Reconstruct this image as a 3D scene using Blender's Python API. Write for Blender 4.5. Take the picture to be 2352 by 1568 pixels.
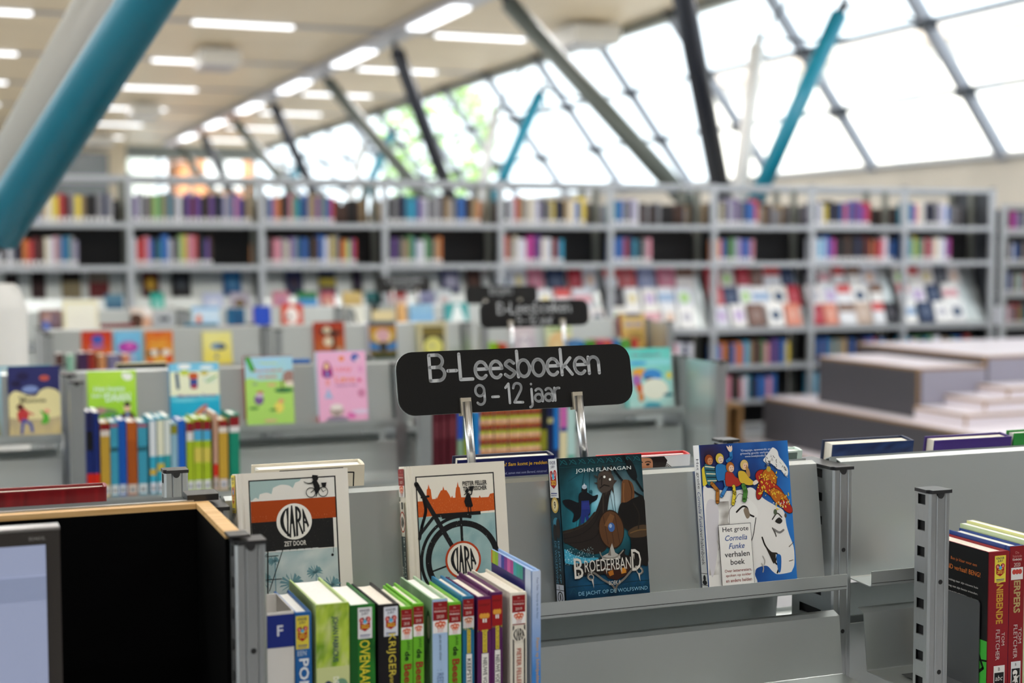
import bpy, math, random
from math import sin, cos, pi, radians, tan, atan2, hypot
from mathutils import Vector, Matrix, noise
from mathutils.geometry import tessellate_polygon
R = random.Random(7)
for o in list(bpy.data.objects): bpy.data.objects.remove(o)
SC = bpy.context.scene; COL = SC.collection

# ---------------------------------------------------------------- camera, sky, exposure
CAMZ = 1.6
cam = bpy.data.cameras.new('camera'); camo = bpy.data.objects.new('camera', cam); COL.objects.link(camo); SC.camera = camo
cam.sensor_width = 36; cam.lens = 51.465; cam.clip_start = .05; cam.clip_end = 400
yaw, pitch, roll = .3679, -.0617, -.0022
fw = Vector((sin(yaw)*cos(pitch), cos(yaw)*cos(pitch), sin(pitch))); rt = Vector((cos(yaw), -sin(yaw), 0)); up = rt.cross(fw)
r2 = rt*cos(roll)+up*sin(roll); u2 = up*cos(roll)-rt*sin(roll)
M = Matrix((r2, u2, -fw)).transposed().to_4x4(); M.translation = Vector((0, 0, CAMZ)); camo.matrix_world = M
cam.dof.use_dof = True; cam.dof.focus_distance = 2.24; cam.dof.aperture_fstop = 2.9
W = bpy.data.worlds.new('sky'); SC.world = W; W.use_nodes = True
bg = W.node_tree.nodes['Background']; bg.inputs[0].default_value = (.86, .92, 1, 1); bg.inputs[1].default_value = 1.3
SC.view_settings.view_transform = 'Standard'; SC.view_settings.look = 'None'; SC.view_settings.gamma = 1
SC.view_settings.use_curve_mapping = False; SC.view_settings.exposure = 1.2
sun = bpy.data.lights.new('sun', 'SUN'); sun.energy = 6.0; sun.angle = radians(6); sun.color = (1, .93, .88)
so = bpy.data.objects.new('sun', sun); COL.objects.link(so)
so.rotation_euler = Vector((-.62, -.45, .95)).to_track_quat('Z', 'Y').to_euler()
SC.cycles.max_bounces = 8; SC.cycles.transparent_max_bounces = 16

# ---------------------------------------------------------------- materials
def lin(c): return c/12.92 if c <= .04045 else ((c+.055)/1.055)**2.4
def hx(s):
    s = s.lstrip('#'); return tuple(lin(int(s[i:i+2], 16)/255) for i in (0, 2, 4))
def mat(name, col, rough=.5, metal=0, noise_amt=0, nscale=20, bump=0, emit=0, spec=.5, stretch=None, rn=0):
    m = bpy.data.materials.new(name); m.use_nodes = True; t = m.node_tree; b = t.nodes['Principled BSDF']
    c = hx(col) if isinstance(col, str) else col
    b.inputs['Base Color'].default_value = (*c, 1); b.inputs['Roughness'].default_value = rough; b.inputs['Metallic'].default_value = metal
    b.inputs['Specular IOR Level'].default_value = spec
    if emit: b.inputs['Emission Color'].default_value = (*c, 1); b.inputs['Emission Strength'].default_value = emit
    if noise_amt or bump or rn:
        tc = t.nodes.new('ShaderNodeTexCoord'); mp = t.nodes.new('ShaderNodeMapping'); n = t.nodes.new('ShaderNodeTexNoise')
        n.inputs['Scale'].default_value = nscale; n.inputs['Detail'].default_value = 5
        if stretch: mp.inputs['Scale'].default_value = stretch
        t.links.new(tc.outputs['Object'], mp.inputs[0]); t.links.new(mp.outputs[0], n.inputs['Vector'])
        if noise_amt:
            r = t.nodes.new('ShaderNodeValToRGB'); r.color_ramp.elements[0].position = .3; r.color_ramp.elements[1].position = .7
            r.color_ramp.elements[0].color = (*[max(0, x*(1-noise_amt)) for x in c], 1); r.color_ramp.elements[1].color = (*[min(1, x*(1+noise_amt)) for x in c], 1)
            t.links.new(n.outputs['Fac'], r.inputs[0]); t.links.new(r.outputs[0], b.inputs['Base Color'])
        if rn:
            mr = t.nodes.new('ShaderNodeMapRange'); mr.inputs['To Min'].default_value = rough-rn; mr.inputs['To Max'].default_value = rough+rn
            t.links.new(n.outputs['Fac'], mr.inputs[0]); t.links.new(mr.outputs[0], b.inputs['Roughness'])
        if bump:
            bm = t.nodes.new('ShaderNodeBump'); bm.inputs['Strength'].default_value = bump; bm.inputs['Distance'].default_value = .002
            t.links.new(n.outputs['Fac'], bm.inputs['Height']); t.links.new(bm.outputs[0], b.inputs['Normal'])
    return m
def print_mat():        # printed ink: colour comes from the mesh's own colour layer
    m = bpy.data.materials.new('print'); m.use_nodes = True; t = m.node_tree; b = t.nodes['Principled BSDF']
    a = t.nodes.new('ShaderNodeVertexColor'); a.layer_name = 'Col'; t.links.new(a.outputs[0], b.inputs['Base Color']); b.inputs['Roughness'].default_value = .4
    b.inputs['Specular IOR Level'].default_value = .35
    return m
def obj_mat():          # one plain cover stock, tinted by each book's own object colour
    m = bpy.data.materials.new('cover_stock'); m.use_nodes = True; t = m.node_tree; b = t.nodes['Principled BSDF']
    a = t.nodes.new('ShaderNodeObjectInfo'); t.links.new(a.outputs['Color'], b.inputs['Base Color']); b.inputs['Roughness'].default_value = .45
    return m
def glass_mat():
    m = bpy.data.materials.new('glass'); m.use_nodes = True; t = m.node_tree; t.nodes.clear()
    o = t.nodes.new('ShaderNodeOutputMaterial'); mx = t.nodes.new('ShaderNodeMixShader'); tr = t.nodes.new('ShaderNodeBsdfTransparent'); g = t.nodes.new('ShaderNodeBsdfGlossy')
    tr.inputs[0].default_value = (.94, .97, .96, 1); g.inputs['Roughness'].default_value = .03; mx.inputs[0].default_value = .045
    t.links.new(tr.outputs[0], mx.inputs[1]); t.links.new(g.outputs[0], mx.inputs[2]); t.links.new(mx.outputs[0], o.inputs[0])
    return m
def wood_mat(name, c1, c2, sc=(1, 30, 30)):
    m = mat(name, c1, .5); t = m.node_tree; b = t.nodes['Principled BSDF']
    tc = t.nodes.new('ShaderNodeTexCoord'); mp = t.nodes.new('ShaderNodeMapping'); mp.inputs['Scale'].default_value = sc; n = t.nodes.new('ShaderNodeTexNoise')
    n.inputs['Scale'].default_value = 6; n.inputs['Detail'].default_value = 6; r = t.nodes.new('ShaderNodeValToRGB')
    r.color_ramp.elements[0].position = .35; r.color_ramp.elements[1].position = .65; r.color_ramp.elements[0].color = (*hx(c1), 1); r.color_ramp.elements[1].color = (*hx(c2), 1)
    for a, c in ((tc.outputs['Object'], mp.inputs[0]), (mp.outputs[0], n.inputs['Vector']), (n.outputs['Fac'], r.inputs[0]), (r.outputs[0], b.inputs['Base Color'])): t.links.new(a, c)
    return m
STEEL = mat('brushed_steel', (.57, .605, .60), .36, .78)
ALU = mat('anodised_aluminium', (.46, .48, .49), .34, .85, .05, 40, 0, stretch=(30, 30, 1))
RACK = mat('grey_lacquered_steel', (.50, .53, .57), .45, .25)
BLACKP = mat('black_plastic', (.02, .02, .022), .38)
CHROME = mat('chrome', (.70, .71, .73), .3, 1)
BOARD = mat('black_laminate', (.002, .002, .0022), .85, 0, spec=.04)
PLY = wood_mat('plywood_edge', 'c79a5e', 'e2bd85')
OAK = wood_mat('plywood_brown_edge', '8a6a45', 'a98458')
PAGES = mat('paper_pages', 'f0e9dc', .8, 0, .05, 300, .15, stretch=(1, 1, .02))
PAGEW = mat('white_paper_pages', 'f4f3ef', .8, 0, .03, 300, .1)
PRINT = print_mat(); STOCK = obj_mat(); GLASS = glass_mat()
LABEL = mat('white_label', 'e8e8ea', .5)
SIGNB = mat('black_acrylic', (.0065, .0065, .007), .3, 0, .4, 600)
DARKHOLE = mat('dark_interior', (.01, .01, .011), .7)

# ---------------------------------------------------------------- mesh helpers
class MB:
    def __init__(s): s.v = []; s.f = []; s.m = []; s.sm = []
    def add(s, vs, fs, mi=0, sm=False):
        k = len(s.v); s.v += [tuple(v) for v in vs]
        for f in fs: s.f.append([k+i for i in f]); s.m.append(mi); s.sm.append(sm)
    def box(s, x0, x1, y0, y1, z0, z1, mi=0):
        s.add([(x0,y0,z0),(x1,y0,z0),(x1,y1,z0),(x0,y1,z0),(x0,y0,z1),(x1,y0,z1),(x1,y1,z1),(x0,y1,z1)],
              [(0,3,2,1),(4,5,6,7),(0,1,5,4),(1,2,6,5),(2,3,7,6),(3,0,4,7)], mi); return s
    def prism(s, pts, axis, a, b, mi=0, sm=False):     # closed 2-D outline swept along an axis
        n = len(pts)
        def P(p, t): return {'x': (t, p[0], p[1]), 'y': (p[0], t, p[1]), 'z': (p[0], p[1], t)}[axis]
        vs = [P(p, a) for p in pts]+[P(p, b) for p in pts]
        fs = [(i, (i+1) % n, n+(i+1) % n, n+i) for i in range(n)]
        s.add(vs, fs, mi, sm)
        for off, rev in ((0, True), (n, False)):
            tri = tessellate_polygon([[Vector((p[0], p[1], 0)) for p in pts]])
            k = len(s.v)-2*n
            for t in tri: s.f.append([k+off+i for i in (t[::-1] if rev else t)]); s.m.append(mi); s.sm.append(False)
        return s
    def sheet(s, line, axis, a, b, th, mi=0):          # bent sheet metal: an open profile given thickness
        n = len(line); L = []; Rr = []
        for i, p in enumerate(line):
            q0 = line[max(i-1, 0)]; q1 = line[min(i+1, n-1)]
            d0 = Vector((p[0]-q0[0], p[1]-q0[1])); d1 = Vector((q1[0]-p[0], q1[1]-p[1]))
            d0 = d0.normalized() if d0.length > 1e-9 else d1.normalized(); d1 = d1.normalized() if d1.length > 1e-9 else d0
            nn = Vector((-d0.y-d1.y, d0.x+d1.x)); nn = nn.normalized() if nn.length > 1e-6 else Vector((-d0.y, d0.x))
            k = th/2/max(.35, nn.dot(Vector((-d0.y, d0.x))))
            L.append((p[0]+nn.x*k, p[1]+nn.y*k)); Rr.append((p[0]-nn.x*k, p[1]-nn.y*k))
        return s.prism(L+Rr[::-1], axis, a, b, mi)
    def tube(s, p0, p1, r0, r1=None, n=16, mi=0, cap=True):
        p0 = Vector(p0); p1 = Vector(p1); r1 = r0 if r1 is None else r1
        d = (p1-p0).normalized(); a = d.orthogonal().normalized(); b = d.cross(a)
        vs = [p0+(a*cos(2*pi*i/n)+b*sin(2*pi*i/n))*r0 for i in range(n)]+[p1+(a*cos(2*pi*i/n)+b*sin(2*pi*i/n))*r1 for i in range(n)]
        s.add(vs, [(i, (i+1) % n, n+(i+1) % n, n+i) for i in range(n)], mi, True)
        if cap:
            k = len(s.v)-2*n; s.f += [[k+i for i in range(n)][::-1], [k+n+i for i in range(n)]]; s.m += [mi, mi]; s.sm += [False, False]
        return s
    def build(s, name, mats, parent=None, inv=None):
        me = bpy.data.meshes.new(name); me.from_pydata(s.v, [], s.f)
        for m in (mats if isinstance(mats, (list, tuple)) else [mats]): me.materials.append(m)
        me.polygons.foreach_set('material_index', s.m); me.polygons.foreach_set('use_smooth', s.sm); me.update()
        o = bpy.data.objects.new(name, me); COL.objects.link(o)
        if parent:
            o.parent = parent
            if inv is not None: o.matrix_parent_inverse = inv
        return o
def tag(o, label=None, cat=None, group=None, kind=None):
    if label: o['label'] = label
    if cat: o['category'] = cat
    if group: o['group'] = group
    if kind: o['kind'] = kind
    return o
def thing(name, label, cat, loc=(0, 0, 0), group=None):
    o = bpy.data.objects.new(name, None); COL.objects.link(o); o.location = loc; o.empty_display_size = .05
    tag(o, label, cat, group); return o
def inv(o): return Matrix.Translation(-Vector(o.location))

# ---------------------------------------------------------------- flat print
_fonts = {}
def font(sx, bold=0, shear=0):
    k = (sx, bold, shear)
    if k not in _fonts:
        cu = bpy.data.curves.new('t', 'FONT'); cu.body = sx; cu.size = 1; cu.resolution_u = 2; cu.offset = bold; cu.shear = shear; cu.fill_mode = 'FRONT' if hasattr(cu, 'fill_mode') else cu.fill_mode
        ob = bpy.data.objects.new('t', cu); me = bpy.data.meshes.new_from_object(ob)
        vs = [(v.co.x, v.co.y) for v in me.vertices]; fs = [tuple(p.vertices) for p in me.polygons]
        bpy.data.objects.remove(ob); bpy.data.curves.remove(cu); bpy.data.meshes.remove(me)
        x0 = min(v[0] for v in vs); x1 = max(v[0] for v in vs); y0 = min(v[1] for v in vs); y1 = max(v[1] for v in vs)
        _fonts[k] = (vs, fs, x0, x1, y0, y1)
    return _fonts[k]
def spl(pts, closed=True, k=5):
    n = len(pts); out = []
    rng = range(n) if closed else range(n-1)
    for i in rng:
        g = lambda j: pts[j % n] if closed else pts[min(max(j, 0), n-1)]
        p0, p1, p2, p3 = g(i-1), g(i), g(i+1), g(i+2)
        for s in range(k):
            t = s/k; a = -.5*t+t*t-.5*t**3; b = 1-2.5*t*t+1.5*t**3; c = .5*t+2*t*t-1.5*t**3; d = -.5*t*t+.5*t**3
            out.append((a*p0[0]+b*p1[0]+c*p2[0]+d*p3[0], a*p0[1]+b*p1[1]+c*p2[1]+d*p3[1]))
    if not closed: out.append(pts[-1])
    return out
class Art:
    """ink shapes on a W x H sheet; coordinates are metres from the lower corner where the sheet starts; later shapes print over earlier"""
    def __init__(s, W, H): s.W = W; s.H = H; s.v = []; s.f = []; s.c = []; s.L = 0; s.sx = W; s.sy = H
    def unit(s, sx, sy): s.sx = sx; s.sy = sy; return s
    def _c(s, c):
        if isinstance(c, str): return hx(c)
        return c
    def raw(s, vs, fs, cols):
        k = len(s.v); z = s.L
        if s.W < .9: vs = [(min(max(x, 0), s.W), min(max(y, 0), s.H)) for x, y in vs]
        s.v += [(x, y, z) for x, y in vs]; s.c += cols; s.f += [[k+i for i in f] for f in fs]
    def poly(s, pts, col, keep=False):
        if not keep: s.L += 1
        P = [(x*s.sx, y*s.sy) for x, y in pts]
        tri = tessellate_polygon([[Vector((x, y, 0)) for x, y in P]]); c = col if callable(col) else None; k = None if c else s._c(col)
        fs = []
        for t in tri:
            a, b, d = [P[i] for i in t]
            fs.append(t if (b[0]-a[0])*(d[1]-a[1])-(b[1]-a[1])*(d[0]-a[0]) > 0 else t[::-1])
        s.raw(P, fs, [s._c(c(*p)) if c else k for p in pts]); return s
    def rect(s, x0, y0, x1, y1, col, keep=False): return s.poly([(x0, y0), (x1, y0), (x1, y1), (x0, y1)], col, keep)
    def grid(s, x0, y0, x1, y1, nx, ny, fn):
        s.L += 1; vs = []; cs = []
        for j in range(ny+1):
            for i in range(nx+1):
                x = x0+(x1-x0)*i/nx; y = y0+(y1-y0)*j/ny; vs.append((x*s.sx, y*s.sy)); cs.append(s._c(fn(x, y)))
        s.raw(vs, [(j*(nx+1)+i, j*(nx+1)+i+1, (j+1)*(nx+1)+i+1, (j+1)*(nx+1)+i) for j in range(ny) for i in range(nx)], cs); return s
    def ell(s, cx, cy, rx, ry, col, rot=0, n=20, keep=False, a0=0, a1=2*pi):
        P = []
        for i in range(n+(0 if a1-a0 > 6.2 else 1)):
            a = a0+(a1-a0)*i/n; x, y = rx*cos(a), ry*sin(a); P.append((cx+x*cos(rot)-y*sin(rot), cy+x*sin(rot)+y*cos(rot)))
        return s.poly(P, col, keep)
    def disc(s, cx, cy, r, col, n=24, keep=False): return s.ell(cx, cy, r, r*s.sx/s.sy, col, 0, n, keep)
    def ring(s, cx, cy, r0, r1, col, n=40, a0=0, a1=2*pi):
        s.L += 1; k = s.sx/s.sy; c = s._c(col); vs = []
        for i in range(n+1):
            a = a0+(a1-a0)*i/n
            for r in (r0, r1): vs.append(((cx+r*cos(a))*s.sx, (cy+r*k*sin(a))*s.sy))
        s.raw(vs, [(2*i, 2*i+1, 2*i+3, 2*i+2) for i in range(n)], [c]*len(vs)); return s
    def line(s, pts, w, col, cap=True, w1=None, keep=False):   # w in sheet-width units
        if not keep: s.L += 1
        c = s._c(col); P = [Vector((x*s.sx, y*s.sy)) for x, y in pts]; n = len(P); w0 = w*s.sx; w1 = w0 if w1 is None else w1*s.sx
        ww = [(w0+(w1-w0)*i/max(1, n-1))/2 for i in range(n)]
        for i in range(n-1):
            d = (P[i+1]-P[i]);
            if d.length < 1e-9: continue
            d = d.normalized(); nn = Vector((-d.y, d.x))
            vs = [P[i]-nn*ww[i], P[i+1]-nn*ww[i+1], P[i+1]+nn*ww[i+1], P[i]+nn*ww[i]]; s.raw([tuple(v) for v in vs], [(0, 1, 2, 3)], [c]*4)
        for i in range(n):
            if (cap or 0 < i < n-1) and ww[i] > 1e-6:
                s.raw([(P[i].x+ww[i]*cos(2*pi*j/10), P[i].y+ww[i]*sin(2*pi*j/10)) for j in range(10)], [tuple(range(10))], [c]*10)
        return s
    def text(s, t, x, y, h, col, rot=0, align='c', bold=0, w=None, shear=0, keep=False):
        """h: height of the text's box, w: width to fit, both in metres; (x, y) in units"""
        if not keep: s.L += 1
        vs, fs, x0, x1, y0, y1 = font(t, bold, shear); c = s._c(col); ky = h/(y1-y0); kx = w/(x1-x0) if w else ky
        ax = {'c': (x0+x1)/2, 'l': x0, 'r': x1}[align]; ay = (y0+y1)/2; ca, sa = cos(radians(rot)), sin(radians(rot))
        out = []
        for a, b in vs:
            a = (a-ax)*kx; b = (b-ay)*ky; out.append((x*s.sx+a*ca-b*sa, y*s.sy+a*sa+b*ca))
        s.raw(out, fs, [c]*len(out)); return s
    def build(s, name, fn, parent, step=.00003, base=.0004, invm=None):
        me = bpy.data.meshes.new(name); me.from_pydata([fn(x, y, base+z*step) for x, y, z in s.v], [], s.f)
        at = me.color_attributes.new('Col', 'FLOAT_COLOR', 'POINT'); flat = []
        for c in s.c: flat += [c[0], c[1], c[2], 1]
        at.data.foreach_set('color', flat); me.materials.append(PRINT); me.update()
        o = bpy.data.objects.new(name, me); COL.objects.link(o)
        if parent:
            o.parent = parent
            if invm is not None: o.matrix_parent_inverse = invm
        return o
def fbm(x, y, s=4., z=0): return noise.fractal(Vector((x*s, y*s, z)), 1., 2., 4)
def mix(a, b, t):
    a = hx(a) if isinstance(a, str) else a; b = hx(b) if isinstance(b, str) else b; t = min(1, max(0, t)); return tuple(p+(q-p)*t for p, q in zip(a, b))
def speck(A, x0, y0, x1, y1, n, col, r=.004, seed=1):     # worn flecks of the print
    q = random.Random(seed); A.L += 1
    for i in range(n): A.ell(q.uniform(x0, x1), q.uniform(y0, y1), r*q.uniform(.3, 1.2), r*q.uniform(.2, .8), col, q.uniform(0, 3), 5, True)

# ---------------------------------------------------------------- lettering of the shelf signs: round strokes on a grid, capital height 1
def arc(cx, cy, rx, ry, a, b, n=14): return [(cx+rx*cos(radians(a+(b-a)*i/n)), cy+ry*sin(radians(a+(b-a)*i/n))) for i in range(n+1)]
GL = {
 'B': (.58, [[(0, 0), (0, 1), (.3, 1)]+arc(.3, .76, .24, .24, 90, -90)+[(0, .52)], [(.3, .52)]+arc(.33, .26, .26, .26, 90, -90)+[(0, 0)]]),
 'L': (.5, [[(0, 1), (0, 0), (.5, 0)]]), '-': (.4, [[(.03, .36), (.38, .36)]]), 'E': (.5, [[(.5, 1), (0, 1), (0, 0), (.5, 0)], [(0, .52), (.44, .52)]]),
 'C': (.55, [arc(.31, .5, .31, .5, 50, 310)]), '+': (.4, [[(.02, .4), (.4, .4)], [(.21, .21), (.21, .59)]]),
 'e': (.5, [[(.02, .37), (.5, .37)]+arc(.25, .33, .25, .33, 7, 318)]), 's': (.42, [spl([(.38, .55), (.21, .66), (.03, .52), (.2, .35), (.4, .18), (.2, 0), (0, .11)], False)]),
 'b': (.5, [[(0, 1.02), (0, 0)], arc(.25, .33, .25, .33, 0, 360, 24)]), 'o': (.5, [arc(.25, .33, .25, .33, 0, 360, 24)]),
 'k': (.44, [[(0, 1.02), (0, 0)], [(.4, .66), (.03, .27)], [(.15, .38), (.44, 0)]]), 'n': (.44, [[(0, .66), (0, 0)], [(0, .4)]+arc(.22, .42, .22, .24, 180, 0)+[(.44, 0)]]),
 'g': (.5, [arc(.25, .33, .25, .33, 0, 360, 24), [(.5, .66), (.5, -.08)]+arc(.26, -.06, .24, .22, 0, -140)]), 'l': (.16, [[(0, 1.02), (0, .12)]+arc(.12, .12, .12, .12, 180, 270)]),
 '9': (.5, [arc(.24, .72, .24, .28, 0, 360, 24), [(.48, .72), (.48, .3)]+arc(.25, .27, .23, .27, 0, -140)]), '1': (.3, [[(.02, .8), (.2, 1), (.2, 0)]]),
 '2': (.5, [spl([(.02, .76), (.1, .95), (.26, 1), (.43, .92), (.46, .72), (.34, .48), (.03, .02)], False)+[(.5, 0)]]), '5': (.5, [[(.44, 1), (.06, 1), (.03, .55)]+arc(.23, .31, .25, .31, 120, -140)]),
 'j': (.2, [[(.16, .66), (.16, -.1)]+arc(.02, -.1, .14, .17, 0, -90, 6), [(.16, .92), (.16, .925)]]), 'a': (.44, [arc(.2, .19, .2, .19, 0, 360, 20), [(.42, 0), (.42, .44)]+arc(.22, .44, .2, .22, 0, 140)]),
 'r': (.3, [[(0, .66), (0, 0)], [(0, .38)]+arc(.22, .42, .22, .23, 180, 75)]), ' ': (.12, [])}
def sign_text(A, t, cx, y, h, col, gap=.125):
    tot = sum(GL[c][0]+gap for c in t)-gap; x = cx-tot*h/2
    for c in t:
        wd, st = GL[c]
        for p in st: A.line([(x+a*h, y+b*h) for a, b in p], .135*h, col, keep=True)
        x += (wd+gap)*h
def shelf_sign(label, x0, x1, y, z0, z1, lean, rollz, lines, post_bottom, pf=(.27, .747), mw=.03):
    """black acrylic plate with round corners on two chrome rods; the plate leans back about its lower edge"""
    Wd = x1-x0; Hh = (z1-z0)/cos(lean)
    root = thing('shelf_sign', label, 'sign', (x0, y, z0), 'black category signs on the shelves')
    root.rotation_euler = (-lean, rollz, 0)
    r = .026; pl = []
    for cx, cz, a in ((Wd-r, r, -90), (Wd-r, Hh-r, 0), (r, Hh-r, 90), (r, r, 180)): pl += arc(cx, cz, r, r, a, a+90, 7)
    b = MB(); b.prism(pl, 'y', 0, .004); b.build('plate', SIGNB, root)
    e = MB(); e.prism(pl, 'y', .0042, .0056); e.build('backing_edge', mat('clear_acrylic_edge', 'c9d2d4', .25), root)
    A = Art(1, 1); A.L = 1
    for t, cy, h in lines: sign_text(A, t, Wd/2-.0016, cy*Hh, h, 'b9bcc0')
    A.build('lettering', lambda u, v, d: (u, -d, v), root)
    for k in pf:
        px = Wd*k
        c = MB(); c.box(px-.0085, px+.0085, -.0045, .0095, -.004, .0225); c.box(px-.0085, px-.006, -.006, .0095, -.004, .0225); c.build('clip', mat('beige_clip', 'b5ad9c', .5), root)
        p = MB(); p.tube((px, -.0075, .016), (px, -.0075, post_bottom), .0066, n=16); p.build('post', CHROME, root)
    return root

# ---------------------------------------------------------------- room shell
CE = 4.74; XB, XS, ZS, ZB = 8.957, 10.48, 2.6, 4.65; Y0, Y1 = -5.0, 44.5
WALLW = mat('warm_white_plaster', 'd5cdc0', .8, 0, .03, 3)
b = MB(); b.box(-9, 12, Y0, Y1, -.12, 0); tag(b.build('floor', mat('grey_linoleum', (.30, .30, .31), .45, 0, .12, 6)), kind='structure')
CEIL = mat('cream_ceiling_panels', (.80, .66, .45), .42, 0, .05, .6, spec=.35)
b = MB(); b.box(-9, XB+.05, Y0, Y1, CE+.01, CE+.15); ceil = tag(b.build('ceiling', mat('ceiling_void', (.2, .17, .13), .8)), kind='structure')
xs = [-9+1.8*i for i in range(10)]+[XB+.03]
for j in range(12):                                    # long ceiling panels between the cross channels
    ya, yb = -.72+4.2*(j-1)+.12, -.72+4.2*j-.12
    ya = max(ya, Y0); yb = min(yb, Y1)
    if yb <= ya: continue
    for i in range(len(xs)-1):
        p = MB(); p.box(xs[i]+.006, xs[i+1]-.006, ya, yb, CE-.012, CE+.01); p.build('ceiling_panel', CEIL, ceil)
LAMP = 24
NTH = ['very first', 'second', 'third', 'fourth', 'fifth', 'sixth', 'seventh', 'eighth', 'ninth', 'tenth', 'last']
CHAN = mat('grey_ceiling_channel', (.42, .42, .44), .4, .3); TUBE = mat('light_diffuser', (.93, .96, 1), .5, emit=1.3)
for j in range(11):
    y = -.72+4.2*j
    if y < Y0 or y > Y1-.3: continue
    b = MB(); b.box(-9, XB-.07, y-.10, y+.10, CE-.03, CE+.008); b.build('ceiling_channel', CHAN, ceil)
    for x in (-3.72, -.27, 3.18, 6.63):
        if y > 36 and x < 0: continue
        L = thing('strip_light', 'white strip light in the %s ceiling cross channel, %s' % (NTH[j], {-3.72: 'farthest from the glass', -.27: 'second from that side', 3.18: 'just short of the long channel', 6.63: 'beyond the long channel'}[x]), 'ceiling light', (x+.7, y, CE-.04), 'strip lights across the ceiling')
        m = MB(); m.box(x, x+1.38, y-.085, y+.085, CE-.05, CE-.031); m.box(x-.01, x, y-.09, y+.09, CE-.055, CE-.031, 1); m.box(x+1.38, x+1.39, y-.09, y+.09, CE-.055, CE-.031, 1)
        m.build('diffuser', [TUBE, CHAN], L, inv(L))
        la = bpy.data.lights.new('strip_lamp', 'AREA'); la.shape = 'RECTANGLE'; la.size = 1.36; la.size_y = .16; la.energy = LAMP; la.color = (1, .985, .96)
        lo = bpy.data.objects.new('strip_lamp', la); COL.objects.link(lo); lo.location = (x+.69, y, CE-.053)
# long light channel that runs away from the camera, with a light between each pair of nodes
b = MB(); b.box(5.80, 6.16, 2, 42.6, CE-.14, CE-.031); ch = tag(b.build('light_channel', mat('lilac_grey_channel', (.50, .50, .54), .35, .4)), 'long grey aluminium channel running away under the ceiling with lamps set in it', 'ceiling channel')
ordn = ['first', 'second', 'third', 'fourth', 'fifth', 'sixth', 'seventh', 'eighth', 'ninth', 'tenth', 'eleventh', 'twelfth', 'thirteenth', 'fourteenth', 'fifteenth', 'sixteenth', 'seventeenth', 'eighteenth', 'nineteenth', 'twentieth', 'twenty-first', 'twenty-second', 'twenty-third', 'twenty-fourth', 'twenty-fifth', 'twenty-sixth', 'twenty-seventh', 'twenty-eighth', 'twenty-ninth', 'thirtieth', 'thirty-first', 'thirty-second', 'thirty-third', 'thirty-fourth', 'thirty-fifth', 'thirty-sixth']
k = 0
for j in range(1, 10):
    y = -.72+4.2*j
    o = MB().box(5.86, 6.10, y+1.15, y+3.0, CE-.165, CE-.141).build('channel_light', TUBE)
    tag(o, 'x', 'ceiling light', 'lights set in the long channel')
for i, (o, nm) in enumerate([(o, o.name) for o in COL.objects if o.name.startswith('channel_light')]):
    o['label'] = 'white lamp set in the long ceiling channel, %s of the run from the camera end' % ordn[i]
# glass roof slope on one side of the hall
def gl(t): return (XS+(XB-XS)*t, ZS+(ZB-ZS)*t)       # up the slope: 0 at the sill, 1 at the beam
ST = mat('pale_grey_glazing_bar', (.33, .35, .40), .45, .1); DK = mat('dark_grey_steel', (.05, .055, .065), .45, .3)
RY = [12.63+2.33*i for i in range(-7, 14)]
win = thing('window_1', None, None); win['kind'] = 'structure'; n_sl = Vector((ZB-ZS, 0, XS-XB)).normalized()
for y in RY:
    p0 = Vector((XS, y, ZS)); p1 = Vector((XB, y, ZB)); d = (p1-p0).normalized(); h = n_sl*.10
    m = MB(); q = [p0-Vector((0, .062, 0)), p0+Vector((0, .062, 0)), p1+Vector((0, .062, 0)), p1-Vector((0, .062, 0))]
    m.add([v for v in q]+[v-h for v in q], [(0, 1, 2, 3), (4, 7, 6, 5), (0, 4, 5, 1), (1, 5, 6, 2), (2, 6, 7, 3), (3, 7, 4, 0)]); m.build('rafter', ST, win)
    for t in (.327, .655):
        c = p0+(p1-p0)*t-n_sl*.06; m = MB(); m.box(c.x-.075, c.x+.075, c.y-.08, c.y+.08, c.z-.055, c.z+.055); m.build('rafter_node', DK, win)
for t in (.327, .655):
    x, z = gl(t); m = MB(); m.box(x-.03, x+.03, RY[0], RY[-1], z-.028, z+.028); m.build('glazing_bar', mat('blue_grey_bar', (.13, .15, .19), .4, .4) if t < .4 else bpy.data.materials['blue_grey_bar'], win)
for i in range(len(RY)-1):
    for a, bb in ((0, .327), (.327, .655), (.655, 1)):
        (xa, za), (xb, zb) = gl(a), gl(bb); m = MB(); o_ = n_sl*.004
        q = [Vector((xa, RY[i]+.02, za)), Vector((xa, RY[i+1]-.02, za)), Vector((xb, RY[i+1]-.02, zb)), Vector((xb, RY[i]+.02, zb))]
        q = [v+n_sl*.02 for v in q]
        m.add([v for v in q]+[v+o_ for v in q], [(0, 1, 2, 3), (4, 7, 6, 5), (0, 4, 5, 1), (1, 5, 6, 2), (2, 6, 7, 3), (3, 7, 4, 0)]); m.build('pane', GLASS, win)
BEAM = mat('olive_grey_beam', (.20, .21, .185), .5, .2)
b = MB(); b.box(XB-.06, XB+.12, Y0, Y1, ZB-.03, CE+.14); tag(b.build('trim_1', BEAM), kind='structure')
for i, y in enumerate(RY):
    for dy in (0,):
        m = MB(); m.box(XB-.13, XB-.061, y-.11, y+.11, ZB+.0, ZB+.12); o = m.build('beam_bracket', DK, bpy.data.objects['trim_1'])
b = MB(); b.box(XS-.02, XS+.35, Y0, Y1, 0, ZS-.03); tag(b.build('wall_right', WALLW), kind='structure')
b = MB(); b.box(XS-.10, XS+.36, Y0, Y1, ZS-.029, ZS+.03); tag(b.build('trim_2', mat('pale_sill', (.55, .55, .56), .5)), kind='structure')
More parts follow.
